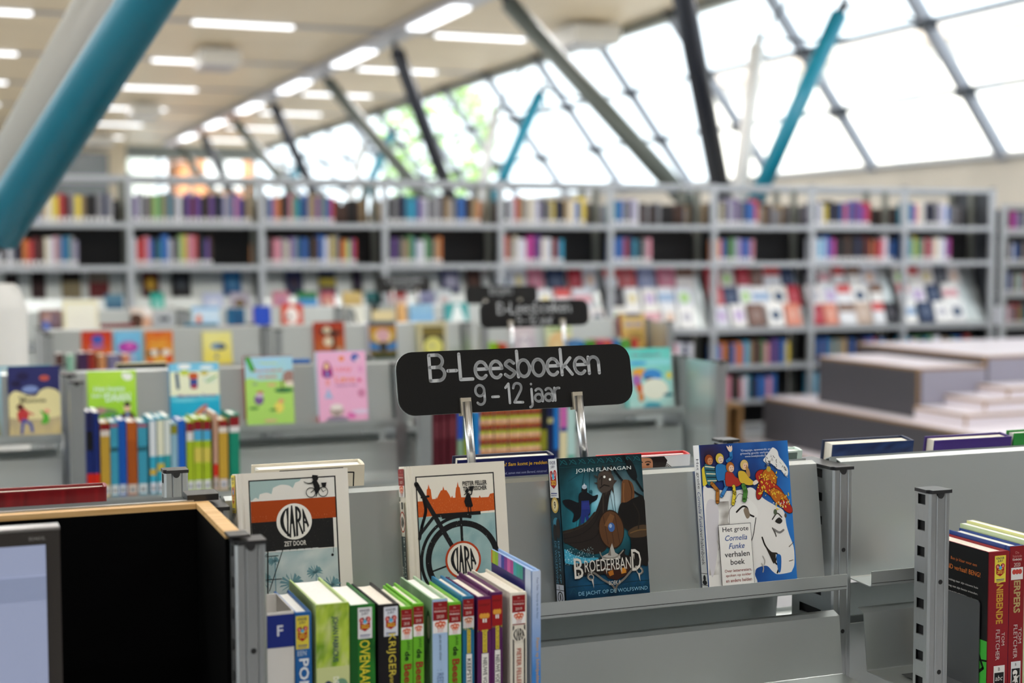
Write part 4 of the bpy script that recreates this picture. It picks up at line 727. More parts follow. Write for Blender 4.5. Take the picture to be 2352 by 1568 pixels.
# right-hand bay: red spines
B_ = Art(.15, .213).unit(.15, .213); B_.rect(0, 0, 1, 1, '0b0b0d')
for s_, y, h, c, w_, x in (('Ben je klaar voor een', .88, .0062, 'c8682a', .062, .62), ('LEVEND verhaal! BENG!', .82, .0075, 'd0702a', .10, .55)): B_.text(s_, x, y, h, c, w=w_)
for i, s_ in enumerate(('tegen de verhuizing naar zijn nieuwe huis', 'plaatsje, ver weg van zijn beste vrienden.', 'komt er een GROTE STORM, en horen', 'verdomd-zomer en vreemde groene', 'GRIEZELIGEN. Vanaf dat moment begint de', 'familie zich vreemd te gedragen.')): B_.text(s_, .5, .72-.045*i, .0042, 'c9c6c2', w=.105)
B_.rect(.78, .0, 1, .36, '3fae3a'); B_.line([(.84, .30), (.95, .16), (.84, .1)], .03, '0a160a'); B_.line([(.8, .2), (1, .22)], .02, '0a160a')
def f(S):
    S.rect(0, 0, 1, 1, '8e1420'); S.text('ANIEBENDE', .55, .645, .0125, 'c99a34', rot=-90, w=.070, bold=.03); jury(S, .55, .875, .0205, .041, 'ecdc4a', '2021'); S.text('FLETCHER', .48, .33, .0072, 'd8c9c4', rot=-90, w=.047); S.text('TOM', .74, .37, .0058, 'd8c9c4', rot=-90, w=.02); S.rect(.3, 0, .85, .18, 'e9e6e2'); S.text('B', .57, .155, .005, '222222'); S.rect(.34, .0, .81, .13, '111214'); S.text('abc', .57, .09, .008, 'e9e6e2', w=.014, shear=.2)
sp('red hardback with a yellow award sticker and gold capitals, black back cover', 1.4521, .0373, .213, .15, '8e1420', f, back=B_, edge_col=None)
def f(S):
    S.rect(0, 0, 1, 1, '8a121c'); S.text('De', .5, .955, .004, 'd08a84'); S.text('Nederlandse', .5, .93, .0042, 'd08a84', w=.017); S.text('Kinderjury', .5, .905, .005, 'f3e6e0', w=.017, bold=.01); S.text('2020', .5, .87, .006, 'e6cfc6', w=.012); S.rect(.1, .765, .9, .85, 'e9e6e4')
    for dx in (-.2, 0, .2): S.ell(.5+dx, .82, .13, .018, 'c8443a')
    S.text('ERPERS', .52, .645, .0125, 'b9a06a', rot=-90, w=.050, bold=.03); S.text('FLETCHER', .46, .33, .0072, 'd8c9c4', rot=-90, w=.052); S.text('TOM', .76, .37, .0058, 'd8c9c4', rot=-90, w=.024); S.rect(.2, 0, .85, .19, 'dfe0e2'); S.text('B', .52, .168, .004, '222222'); S.rect(.25, 0, .8, .14, '111214'); S.ell(.48, .11, .16, .02, 'e9e6e2'); S.line([(.45, .10), (.6, .03)], .2, 'e9e6e2'); S.line([(.35, .05), (.72, .085)], .1, 'e9e6e2')
sp('second red hardback, blue covered, with dull gold capitals and no yellow sticker', 1.4902, .0278, .219, .15, '1d3f86', f, PAGEW, spine_col='8a121c')
sp('thin pale green book behind the red hardbacks', 1.5188, .012, .226, .16, 'c2d2a4', lambda S: S.rect(0, 0, 1, 1, 'c2d2a4'), PAGEW, soft=True); sp('thin pale yellow book last in the row past the red hardbacks', 1.5315, .013, .230, .165, 'dfe09a', lambda S: S.rect(0, 0, 1, 1, 'dfe09a'), PAGEW, soft=True)
t = thing('bookend', 'grey metal bookend plate pressed against the black back cover of the red hardback', 'bookend', (1.45, 1.79, SH2+.001)); m = MB(); m.prism([(.0, 0), (.0, .133), (.004, .137), (.13, .137), (.13, 0)], 'x', -.0012, .0003); m.build('upright_plate', mat('grey_bookend', (.10, .105, .11), .45, .4), t); MB().box(-.06, 0, .03, .11, .0002, .0009).build('foot_plate', bpy.data.materials['grey_bookend'], t)
# --- backs showing over the far side of the first shelf
G3 = 'books leaning on the far side of the first shelf'
def rb(label, xl, xr, H, T, col, fn=None, pages=None, **k):
    Wd = xr-xl; B_ = None
    if fn: B_ = Art(Wd, H).unit(Wd, H); fn(B_)
    t = book(label, Wd, H, T, col, G3, None, None, B_, pages, **k); on_rear(t, 2.047, xr, T); return t
rb('dark red cloth hardback peeping over the black board behind the screen', .045, .198, .2055, .02, '7a0e16', lambda A: (A.grid(.02, .0, .98, .99, 30, 4, lambda x, y: mix('6a0a12', '8e141c', .5+fbm(x*14, y, 1)))))
def f(A): A.rect(.0, .0, 1, 1, 'dcd3bf'); A.poly([(.16, .84), (.18, .965), (.22, .99), (.80, .99), (.80, .84)], '2a2627'); A.grid(.3, .9, .55, .99, 6, 4, lambda x, y: mix('3a2c2e', '2a2627', fbm(x*9, y*9))); A.line([(.80, .955), (.90, .95), (.90, .80)], .012, '1b1b1b', cap=False)
rb('cream hardback with a dark panel showing behind the cyclist book', .404, .565, .2165, .03, 'ddd4c0', f, PAGEW)
def f(A):
    A.rect(0, 0, 1, 1, '1b1f5c'); A.text('Zit je in de penarie? Sam komt je redden!', .52, .947, .0075, 'e8b52c', w=.132, bold=.02)
    for i, s_ in enumerate(('Sam is een avonturier en bevriend, samen met oom Berend, minstreel', 'te worden. Hij wil geen ridder worden, maar is voorbestemd om', 'koning te zijn. Maar dan ontvoert de beruchte koning', 'zijn beste vriend en trekt Sam erop uit')): A.text(s_, .52, .885-.036*i, .0045, 'aeb6dc', w=.128)
rb('navy hardback with a yellow headline on its back, behind the sign rods', .7095, .867, .2145, .026, '181a3c', f)
def f(A):
    A.rect(0, 0, 1, 1, 'f1efec'); A.poly([(.10, .85), (.2, .995), (.30, .995), (.2, .85)], 'b8221e'); A.poly([(.2, .85), (.3, .995), (.70, .995), (.74, .96), (.70, .85)], '20120e'); A.poly(spl([(.35, .80), (.34, .93), (.38, .985), (.48, .99), (.56, .975), (.58, .90), (.57, .80)]), 'd2916a')
    A.grid(.37, .86, .56, .97, 6, 6, lambda x, y: mix('dca27c', 'b97552', .5+fbm(x*9, y*9, 1)+.8*abs(x-.47)*3)); A.line(spl([(.40, .955), (.43, .962), (.46, .955)], False), .01, '3a2018'); A.line(spl([(.49, .955), (.52, .96), (.55, .952)], False), .01, '3a2018'); A.ell(.43, .938, .02, .008, '1f1512'); A.ell(.52, .936, .02, .008, '1f1512'); A.line(spl([(.43, .865), (.48, .855), (.53, .868)], False), .012, 'a04a3c')
    for i in range(8): A.line(spl([(.58+.01*i, .985-.004*i), (.70, .95-.012*i), (.80+.01*i, .90-.016*i)], False), .006, '241410')
rb('white book with a red patterned edge and a smiling child with dark hair', .9475, 1.1035, .2035, .022, 'c2262c', f, PAGEW, soft=False)
rb('mint green hardback with a red headband hidden behind the elephant book', 1.182, 1.3135, .1985, .024, 'd3e6dd', lambda A: (A.rect(.12, .78, .92, .985, '5c6b66'), A.rect(.1, .99, .9, 1, 'e4efe8')), PAGEW)
def f(A): A.rect(0, 0, .80, 1, '1b2e5e'); A.rect(.80, 0, 1, 1, 'd8d2c0'); A.grid(0, .8, .80, 1, 10, 5, lambda x, y: mix('162650', '2a4478', .5+fbm(x*5, y*9))); A.text('M', .27, .90, .008, 'e6e8ee', shear=.3); A.text('ijn eigen allereerste avonturen als koningsdochter', .56, .895, .0038, 'c3cbe0', w=.065, shear=.3)
def backfix(t): pass
rb('thick navy hardback with a cream fore-edge, next to the centre post', 1.3715, 1.5335, .2045, .034, '22304e', lambda A: (A.rect(0, 0, .995, 1, '1b2e5e'), A.grid(0, .8, .99, 1, 10, 5, lambda x, y: mix('162650', '2a4478', .5+fbm(x*5, y*9))), A.text('M', .3, .885, .008, 'e6e8ee', shear=.3), A.text('ijn eigen allereerste avonturen', .58, .88, .0042, 'c3cbe0', w=.06, shear=.3)))
rb('purple hardback standing behind the front post of the empty bay', 1.5765, 1.739, .2015, .03, '3c2372', lambda A: A.rect(0, 0, 1, 1, '442a80'))
rb('green hardback last in line on the far side, cut by the picture edge', 1.7445, 1.89, .2065, .022, '2f8a3a', lambda A: A.rect(0, 0, 1, 1, '2f9440'), PAGEW)
# sheet of white paper left on the rear of the empty bay
# --- helpers for the blurred covers: bands and blobs of print
def cov(Wd, H, c1, c2, shapes=(), nz=.15):
    A = Art(Wd, H).unit(Wd, H); A.grid(0, 0, 1, 1, 8, 10, lambda x, y: mix(c1, c2, y+nz*2*fbm(x, y, 3, 3)))
    for s_ in shapes:
        if s_[0] == 'e': A.ell(*s_[1:])
        elif s_[0] == 'r': A.rect(*s_[1:])
        elif s_[0] == 'p': A.poly(spl(s_[1]) if len(s_) > 3 else s_[1], s_[2])
        elif s_[0] == 't': A.text(s_[1], s_[2], s_[3], s_[4]*H, s_[5], w=s_[6]*Wd if len(s_) > 6 else None, bold=.02)
        elif s_[0] == 'l': A.line(*s_[1:])
    return A
def plain(T, H, c, mark=None):
    S = Art(T, H).unit(T, H); S.rect(0, 0, 1, 1, c)
    if mark: S.rect(.05, .0, .95, .13, mark)
    return S
G4 = 'picture books facing out on the second row'
def d2(label, c, x, Wd, H, T, col, A, spc=None, g=G4, mark=None):
    t = book(label, Wd, H, T, col, g, A, plain(T, H, spc or col, mark), pages=PAGEW); on_tray(t, c, x, T); return t
R2 = 4.374
A = cov(.139, .205, 'd9c68e', '33376e', [('r', 0, .6, 1, 1, '2c2f66'), ('p', [(0, .56), (.12, .66), (.3, .62), (.5, .57), (.62, .66), (.8, .69), (1, .6), (1, .3), (0, .3)], 'e6dca4', 1), ('e', .42, .68, .16, .05, '7f93c8'), ('e', .7, .83, .10, .04, 'c0574a'), ('e', .28, .86, .12, .06, '231f4a'), ('e', .15, .76, .1, .05, '201c44'), ('t', 'het', .3, .575, .035, '2a2a22', .2), ('t', 'Mummie', .47, .525, .06, '1c1c18', .5), ('p', [(.16, .36), (.3, .42), (.38, .34), (.34, .25), (.2, .24)], 'c03a3c', 1), ('e', .22, .44, .07, .045, '5a2f28'), ('l', [(.33, .38), (.46, .33)], .04, 'd0605a'), ('l', [(.28, .26), (.42, .2), (.44, .1)], .06, '4a5fae'), ('l', [(.27, .25), (.24, .08)], .06, '4456a4'), ('p', [(.60, .38), (.74, .34), (.76, .22), (.62, .2), (.66, .3)], '58b238', 1), ('e', .73, .37, .06, .03, 'e9a58c'), ('e', .4, .5, .0, .0, '000000')])
d2('picture book with a purple night sky over pale hills and a running child in red', R2, .1524, .139, .2015, .014, '39396c', A, 'cfc9d6')
A = cov(.137, .185, '8fd02a', 'b4e04a', [('e', .83, .90, .1, .06, 'eef3ea'), ('e', .76, .92, .05, .05, 'eef3ea'), ('t', 'Het beste', .45, .72, .075, 'd8efe6', .62), ('t', 'DAAN', .62, .585, .13, 'e3f3ee', .5), ('t', 'boek van', .25, .62, .06, 'd8efe6', .32), ('e', .32, .35, .28, .07, '7a8a6a'), ('e', .25, .39, .12, .05, 'b08a86'), ('e', .46, .3, .2, .06, '5da03c'), ('e', .80, .42, .07, .07, 'ecc8ac'), ('e', .8, .47, .07, .04, '3c3430'), ('p', [(.62, .0), (.66, .28), (.76, .35), (.86, .35), (.96, .26), (.98, 0)], '54342c', 1), ('p', [(.76, .34), (.8, .2), (.84, .34)], '7f9fd0')])
d2('lime green picture book with white block title and a man in a brown jacket', R2, .3659, .137, .1825, .012, 'f2f4e8', A, 'f2f4ee')
A = cov(.1425, .2, '23a7d4', 'e9edc8', [('r', 0, .88, 1, 1, '7cc8ea'), ('e', .3, .95, .14, .04, 'f2f6f8'), ('e', .75, .93, .14, .03, 'e9f4f8'), ('r', 0, .46, 1, .87, 'e9edd0'), ('l', [(.14, .84), (.16, .64)], .07, '3c5a7a'), ('e', .3, .86, .1, .04, 'c9d84a'), ('e', .7, .85, .08, .03, 'c9b83a'), ('r', .40, .64, .56, .82, '2f4f9a'), ('e', .48, .81, .1, .05, 'c85a28'), ('r', .43, .62, .54, .68, 'b23444'), ('e', .8, .75, .14, .06, 'd8e4d0'), ('l', [(.75, .72), (.95, .8)], .03, '7cba5a'), ('r', 0, .0, 1, .52, '1fb0d6'), ('e', .3, .46, .3, .03, '6fd0e4'), ('e', .75, .47, .3, .03, '58c6de'), ('t', 'Maximum Zomer', .55, .52, .05, '8a5a94', .8), ('p', [(.42, .22), (.62, .36), (.74, .38), (.68, .28), (.5, .16)], 'c0506a', 1), ('l', [(.5, .25), (.66, .34)], .04, 'e8b86a'), ('t', 'Een', .2, .12, .05, 'e8783a', .2), ('e', .5, .05, .4, .02, '3fbcd8')])
d2('picture book with a bright turquoise sea below a cream sky and small figures', R2, .5987, .1425, .201, .016, '5ab8e4', A, '4aa8dc')
A = cov(.144, .2125, 'b4dc72', 'a6d6f2', [('r', 0, 0, 1, .66, 'b2de6e'), ('p', [(0, .66), (.1, .70), (.3, .66), (.6, .62), (1, .6), (1, .5), (0, .5)], 'b2de6e', 1), ('l', [(.06, .99), (.16, .82)], .1, '46a82a'), ('t', 'Thomas Stoet', .5, .91, .035, 'd8e84a', .36), ('t', 'Boerderijboek', .5, .80, .05, 'd86a5a', .6), ('t', 'Kriebels', .47, .72, .045, 'd8705a', .38), ('e', .92, .70, .14, .1, 'a8827a'), ('e', .93, .61, .1, .04, 'e8dccb'), ('e', .80, .52, .2, .035, '2f7a48'), ('l', [(.76, .66), (.76, .5)], .025, '5a4a36'), ('e', .27, .40, .10, .075, '7d5f9a'), ('e', .29, .46, .08, .03, 'd8c8da'), ('e', .30, .50, .07, .02, 'c86a5a'), ('e', .16, .28, .1, .02, '4f8a3c'), ('e', .68, .28, .10, .08, 'eedc6a'), ('e', .73, .37, .06, .03, 'e8a07a'), ('e', .56, .25, .08, .018, '4f8a3c'), ('e', .2, .62, .06, .02, '94b48a'), ('e', .55, .6, .1, .02, 'e0b48a'), ('e', .5, .1, .14, .015, 'e8aaa0')])
d2('picture book with green meadow, blue sky and small picnic figures, red spine', R2, .8176, .144, .2145, .018, 'b0342c', A, 'b0301f', mark='e8e4e0')
A = cov(.152, .222, 'eeb0d2', 'f2b8da', [('e', .50, .90, .055, .035, 'f08a2c'), ('e', .78, .91, .085, .055, '3a62b4'), ('e', .82, .88, .04, .03, 'e6c6e0'), ('p', [(.10, .66), (.12, .82), (.19, .87), (.27, .82), (.30, .66)], 'a8257c', 1), ('e', .19, .80, .05, .05, 'f0c89a'), ('p', [(.16, .66), (.19, .76), (.25, .66)], '5f8fd4'), ('t', 'Lizzy', .53, .75, .085, 'f0808a', .36), ('t', 'Love', .56, .62, .09, 'f08a7a', .42), ('e', .52, .62, .03, .02, 'f2a03a'), ('t', 'Suzanne Buis', .58, .535, .03, '9a5a94', .45), ('p', [(.12, .36), (.2, .5), (.3, .36)], 'a9bce0'), ('e', .2, .58, .05, .05, 'f0a0a8'), ('e', .88, .42, .08, .06, 'd287ac'), ('e', .85, .6, .04, .03, 'e05a8a'), ('e', .88, .75, .05, .05, 'e8a0cc'), ('e', .36, .19, .14, .08, 'b9a8a0'), ('e', .36, .24, .13, .045, 'efe4e0'), ('p', [(.14, 0), (.2, .1), (.52, .1), (.6, 0)], '8a7f94', 1), ('e', .66, .12, .09, .045, 'e070b4'), ('e', .85, .17, .2, .03, 'e6d2ea'), ('e', .36, .17, .03, .02, '6a4a44')])
d2('pink picture book with a girl in a magenta coat and a blue striped spine', R2, 1.0365, .152, .2235, .02, '8fc2ea', A, 'dfeaf4', mark='e23a1c')
A = cov(.163, .206, 'bfe4e0', '5fcfc6', [('t', 'De zeehond', .45, .89, .045, '8a5a80', .6), ('r', 0, .72, 1, .82, '8fdce0'), ('e', .25, .76, .2, .03, '3aa2d8'), ('e', .28, .60, .18, .08, 'e8a83a'), ('e', .2, .48, .1, .1, 'a86ab8'), ('e', .55, .56, .22, .1, '3f8fd8'), ('e', .48, .5, .1, .03, '5a3a38'), ('e', .60, .34, .3, .17, 'eef2e2'), ('e', .25, .36, .07, .08, 'd8622c'), ('e', .28, .22, .06, .08, 'd8863a'), ('e', .93, .55, .06, .06, 'e4d84a'), ('p', [(.3, .0), (.4, .12), (.7, .1), (.62, 0)], '2a9ab4', 1), ('e', .9, .24, .12, .03, '3a7a88')])
d2('turquoise picture book with a white animal and orange shapes beside the end panel', R2, 2.0701, .163, .2055, .016, '62c8c2', A, '62c8c2')
A = cov(.13, .2, '8a7a4a', '9ad0e8', [('e', .6, .3, .3, .1, 'c8a84a')])
d2('pale blue picture book cut by the picture edge beside the night-sky one', R2, .0015, .132, .2, .014, '8cc4dc', A, '8cc4dc')
# spines of the second row
G5 = 'spines on the lower shelf of the second row'
DW = [.5, .45, .4]
def sp2(label, c, x, T, zt, bands, lab='e6e6e6', Wd=.14, g=G5, txt=None):
    H = zt-SH2; S = Art(T, H).unit(T, H); S.rect(0, 0, 1, 1, bands[0][2])
    for y0, y1, c_ in bands[1:]: S.rect(0, y0, 1, y1, c_)
    if lab: S.rect(.06, .02, .94, .15, lab); S.rect(.25, .05, .75, .10, '8a8f98')
    if txt: S.text(txt[0], .5, txt[2], T*.4, txt[1], rot=-90, w=H*.42)
    t = book(label, Wd, H, T, bands[0][2], g, None, S, pages=PAGEW, soft=T < .017); in_row(t, x, c-.27, SH2+.001, T); return t
YB = ((0, 1, 'c9a23a'), (.90, .99, '8e1c1e'), (.82, .90, 'e6dcd2')); TB = ((0, 1, '3f9fbc'), (.93, .97, 'b04a5a'), (.6, .66, '24606e')); LB = ((0, 1, '38b0d0'), (.5, .97, 'e4ecf2'), (.25, .33, 'd8b84a')); RT = ((0, 1, 'a9c228'), (.84, .97, '8c1c24'), (.70, .84, '4fb0dc'), (.4, .6, 'd8c95a'))
for L in (('navy spine with a red band near its foot, first beside the post', .3421, .0171, 1.1655, ((0, 1, '1c2f7a'), (.80, 1, '23265a'), (.55, .78, '17171c'), (.1, .28, 'e82812')), 'e4e8ee'), ('second navy spine with a red band, just after the first', .3603, .016, 1.1635, ((0, 1, '1a2d78'), (.1, .28, 'e62a14')), 'e4e8ee'),
    ('mustard yellow spine with a red label after the navy pair', .3792, .0241, 1.1341, YB, 'dcdcdc'), ('teal blue spine after the mustard one', .4056, .0196, 1.1353, TB, 'dfe6e8'), ('royal blue spine between a teal and an orange-brown one', .4265, .0208, 1.1392, ((0, 1, '1458b4'),), 'cfd8e4'), ('orange-brown spine among the blue ones', .4496, .0265, 1.1334, ((0, 1, 'a8541a'), (.75, 1, 'b85e1e')), 'd8cdc2'), ('wide teal blue spine right of the orange-brown one', .4786, .0246, 1.1321, TB, 'dfe6e8'),
    ('aqua spine with a white upper half, lowest of three', .5104, .0164, 1.1403, LB, 'e9eaf4'), ('aqua spine with a cream upper half, middle of three', .5304, .0179, 1.1419, ((0, 1, '2fa8c0'), (.5, .97, 'e6e8d0'), (.3, .4, 'd0c050')), 'e9eaf4'), ('aqua spine with a green cast, last of three', .5505, .0160, 1.1434, ((0, 1, '2f9fa8'), (.5, .97, 'dde6e2')), 'e9eaf4'), ('grey-blue spine with an olive label', .568, .0178, 1.1257, ((0, 1, '8fb8cc'), (.84, .97, '8a8a2a')), None), ('bright blue spine before the lime ones', .5871, .0202, 1.1322, ((0, 1, '1a62c4'),), None),
    ('lime spine with a red and white label', .6109, .0179, 1.1287, ((0, 1, 'a9c228'), (.85, .98, '8c2030'), (.72, .85, 'e0e0e0')), 'e6e8ea'), ('first lime spine with red and blue bands', .6313, .0215, 1.1351, RT, 'e6e8ea'), ('second lime spine with red and blue bands', .6566, .0205, 1.134, RT, 'e6e8ea'), ('thin pink-beige spine with a red patch', .6857, .0105, 1.1474, ((0, 1, 'cfa48e'), (.18, .34, 'e42a18')), 'dcd2cc'), ('mustard spine with a dark red top label near the end', .7, .0246, 1.1284, YB, 'd9d4da'), ('green spine with yellow lettering, end of the group', .7307, .0269, 1.1431, ((0, 1, '128a6e'), (.84, .97, '8e1c24'), (.76, .84, 'e8e8e8')), 'e4eae8')): sp2(L[0], R2, *L[1:])
OI = ordn
for i, (x, T, c) in enumerate(((1.3301, .0217, 0), (1.3559, .0176, 0), (1.379, .0246, 0))): sp2('burgundy spine, %s of three by the post below the big sign' % OI[i], R2, x, T, 1.135+.004*i, ((0, 1, '5a1424'), (.55, .8, '74303c')), 'c9a49a')
for L in (('spine with blue and green halves over a bright red foot', 1.4064, .0192, 1.125, ((0, 1, '8aa88a'), (.55, 1, '2a50b4'), (.05, .25, 'ee3212')), None), ('thin lime spine just before the sign rod', 1.4311, .0118, 1.12, ((0, 1, 'a2b81c'),), None), ('bright blue spine just after the sign rod', 1.4614, .0152, 1.12, ((0, 1, '1a82d2'),), None)): sp2(L[0], R2, *L[1:])
for i, (x, T) in enumerate(((1.478, .018), (1.5002, .0181), (1.5239, .021), (1.5477, .0168), (1.5701, .0169), (1.5898, .0198), (1.6125, .017), (1.6323, .0171), (1.6522, .02))):
    bd = [(0, 1, 'e6b8a2' if i % 2 else 'd8a894')]
    for k_ in range(4):
        y = .16+.21*k_; bd += [(y, y+.03, 'e8d64a'), (y+.03, y+.065, '4a8a1e'), (y+.065, y+.10, 'b8342c'), (y+.10, y+.13, '5a2030'), (y+.13, y+.155, 'e8a03a')]
    sp2('striped pink, green and red series spine, %s of nine' % OI[i], R2, x, T+.0015, 1.137, bd, 'e4dcd8', g='striped series on the second row')
for L in (('black spine with a yellow middle after the striped series', 1.6751, .02, 1.138, ((0, 1, '141418'), (.3, .6, '8f8f22')), None), ('navy spine with a pale spot', 1.698, .0173, 1.136, ((0, 1, '14204e'), (.7, .78, 'b8b47a')), 'e2e6ea'), ('bright blue spine over a navy foot', 1.7181, .0159, 1.14, ((0, 1, '1878cc'), (.15, .3, '1a2a5a')), 'e2e6ea'), ('spine with pink above and cream below', 1.7383, .0230, 1.138, ((0, 1, 'e6dcb2'), (.62, 1, 'cf6ab4'), (.56, .62, '2a4a94')), 'dfe4e0'), ('teal spine with a white middle, last under the big sign', 1.7629, .0250, 1.14, ((0, 1, '2aa08c'), (.2, .9, 'b9dcd8')), 'd8dce0')): sp2(L[0], R2, *L[1:])
# covers peeping over the second row
G6 = 'books leaning on the far side of the second row'
def rb2(label, c, xl, xr, zt, T, col, back=None, g=G6):
    Wd = xr-xl; H = zt; t = book(label, Wd, H, T, col, g, None, None, plain(Wd, H, back or col), PAGEW); on_rear(t, c, xr, T); return t
rb2('book with a teal edge lying over the night-sky cover', R2, .10, .272, .2, .02, '3a9ab0', 'dfeef0'); rb2('cream book with a black back behind the lime cover', R2, .455, .60, .2, .02, 'd9cfae', '1a1a18'); rb2('blue book peeping between the meadow and pink covers', R2, .93, 1.032, .197, .018, '3f86c8', '2a5fae')
# --- third row
R3 = 6.77; G7 = 'books facing out on the third row'
def d3(label, x, Wd, H, c1, c2, sh, spc=None, T=.016, R_=R3, g=G7): return d2(label, R_, x, Wd, H, T, spc or c1, cov(Wd, H, c1, c2, sh), spc or c1, g)
d3('red and orange book with a blue monster, on the third row', .5499, .128, .1745, 'e8801c', 'c02018', [('e', .52, .78, .2, .12, '3a5ab8'), ('e', .5, .6, .26, .05, '9a6ab4'), ('e', .55, .3, .14, .16, '4a9a1c'), ('e', .45, .22, .14, .08, 'c85a14')], 'e8a08a')
d3('sky blue book with a magenta title blob, on the third row', .69, .118, .172, '6ab8d8', '7ac0e8', [('e', .5, .58, .38, .15, 'b03aa8'), ('e', .55, .62, .14, .08, 'd86ac0'), ('e', .5, .3, .3, .06, 'b8b8dc'), ('r', .0, .02, 1, .1, '7ac08a'), ('e', .6, .14, .4, .03, 'c87aa0')])
d3('orange book with white wings, on the third row', .8246, .1212, .169, 'e8b83a', 'd8641a', [('t', 'Mopper', .5, .78, .1, 'e8a43a', .6), ('t', 'Monster', .5, .66, .1, 'eebc4a', .7), ('e', .3, .42, .18, .09, 'e6e6dc'), ('e', .74, .42, .16, .09, 'e6e6dc'), ('e', .5, .44, .08, .08, '6a1a14'), ('e', .12, .4, .1, .06, '2a2a2a'), ('e', .85, .25, .12, .12, 'd8401c'), ('e', .15, .2, .12, .1, 'd04a1c')], 'd8b48c')
d3('yellow book with a dark blue umbrella, on the third row', 1.0801, .1305, .161, 'f0dc4a', 'f0ea9a', [('e', .52, .58, .26, .10, '6f98c0'), ('e', .66, .56, .14, .08, '24406e'), ('r', 0, 0, 1, .12, 'e8cc2a'), ('l', [(.5, .55), (.46, .3)], .03, '9a8a3a'), ('e', .46, .27, .08, .04, '3a5aa4')], 'eee6a8')
d3('rust red book with a black and white figure, on the third row', 1.5985, .1446, .196, 'c8702c', 'a82c1a', [('e', .42, .76, .26, .08, '1c1614'), ('e', .42, .80, .13, .08, 'e2d2b4'), ('e', .72, .72, .2, .05, '1c1614'), ('e', .45, .52, .15, .11, 'e6d8bc'), ('l', [(.64, .72), (.62, .0)], .1, '241814'), ('e', .82, .3, .1, .08, 'b8a48a'), ('e', .2, .2, .16, .14, 'b8684a')], 'c24a3a')
d3('white-edged book with a pink owl face and blue wings, on the third row', 1.8594, .1333, .193, '2a4a24', 'c88a2c', [('e', .5, .62, .38, .17, 'e2c86a'), ('e', .5, .64, .26, .16, 'd8a8b0'), ('p', [(0, .5), (.5, .38), (1, .5), (1, .3), (0, .3)], '3478b8', 1), ('e', .5, .36, .14, .14, '2a2a28'), ('r', 0, 0, 1, .18, '20341c'), ('r', 0, .88, 1, 1, '40586e')], 'cfc8d4', T=.03)
d3('book in a cream frame with a pale yellow disc, on the third row', 2.1053, .1411, .184, 'cfc9ae', 'cfc49a', [('r', .12, 0, .9, .88, '4a4632'), ('r', .14, .64, .88, .84, '7a6a2c'), ('e', .5, .34, .34, .26, 'e2dc7a'), ('e', .44, .38, .1, .08, 'c8c486')], 'c4bd8c', T=.03)
d3('pale grey book with dark lettering below the small sign', 2.5958, .1156, .16, 'b8b0c0', 'd8ccd0', [('e', .5, .5, .3, .2, 'e8e2e6'), ('t', 'DOE', .5, .52, .16, '7a6a8a', .6), ('r', 0, 0, 1, .12, 'b04a3a')], '7a3444')
d3('tan book with a mint border below the small sign', 2.7698, .1413, .1625, 'e0bc84', 'd2e2b8', [('e', .5, .42, .4, .34, 'e4c088'), ('e', .5, .84, .45, .06, '8aa06a'), ('e', .4, .3, .14, .14, 'ecd4a0')], 'cfe0c8')
d3('gold book with a dark red spine beside the dark end panel', 3.178, .1325, .2085, 'c8a04a', 'e2c47a', [('e', .3, .72, .2, .08, 'b8a8a4'), ('e', .7, .72, .2, .08, 'b8a8a4'), ('t', 'HAPPY', .55, .50, .08, '4a3a1c', .6), ('t', 'DREAMS', .55, .38, .09, '4a3a1c', .6), ('e', .5, .95, .4, .05, '5a5a74')], '8e141a', T=.034)
G8 = 'spines on the lower shelf of the third row'
for i, (x, T, zt, c, w_) in enumerate(((.425, .03, 1.165, '5a3a34', 'brown'), (.47, .026, 1.16, '8fc0a8', 'mint'), (.515, .04, 1.168, '43284e', 'plum'), (.557, .028, 1.168, '8e2a24', 'brick red'), (.60, .03, 1.155, 'c88a5c', 'tan'), (.64, .05, 1.156, '7a7494', 'lilac'), (.70, .03, 1.156, 'd08a6a', 'salmon'), (2.40, .03, 1.165, '8ab81c', 'lime'), (2.45, .03, 1.16, 'b8482c', 'rust'), (2.85, .03, 1.165, '2f74b0', 'blue'), (2.89, .05, 1.165, '4a8a2a', 'leaf green'), (2.95, .03, 1.165, 'a8325a', 'crimson'), (2.99, .04, 1.165, 'c8584a', 'coral'), (3.04, .03, 1.165, '3a78b4', 'steel blue'), (3.08, .05, 1.165, '5a9a3c', 'grass green'), (3.14, .03, 1.165, 'c03a3a', 'scarlet'))):
    sp2('%s spine whose top just shows over the second row' % w_, R3, x, T, zt, ((0, 1, c),), None, g=G8)
for L in (('dark red book lying across the top of the third row', .64, .785, .202, 'a02434', '6a1420'), ('tan book top showing behind the orange winged cover', .789, .909, .181, 'c8a878', 'b8925c'), ('teal book top behind the yellow umbrella cover', 1.013, 1.162, .197, '2a8aa8', '1a6a94'), ('pink and cream book tops behind the third row', 1.182, 1.30, .184, 'd8a8a4', 'c07a84')): rb2(L[0], R3, *L[1:3], L[3], .02, L[4], L[5], 'books leaning on the far side of the third row')
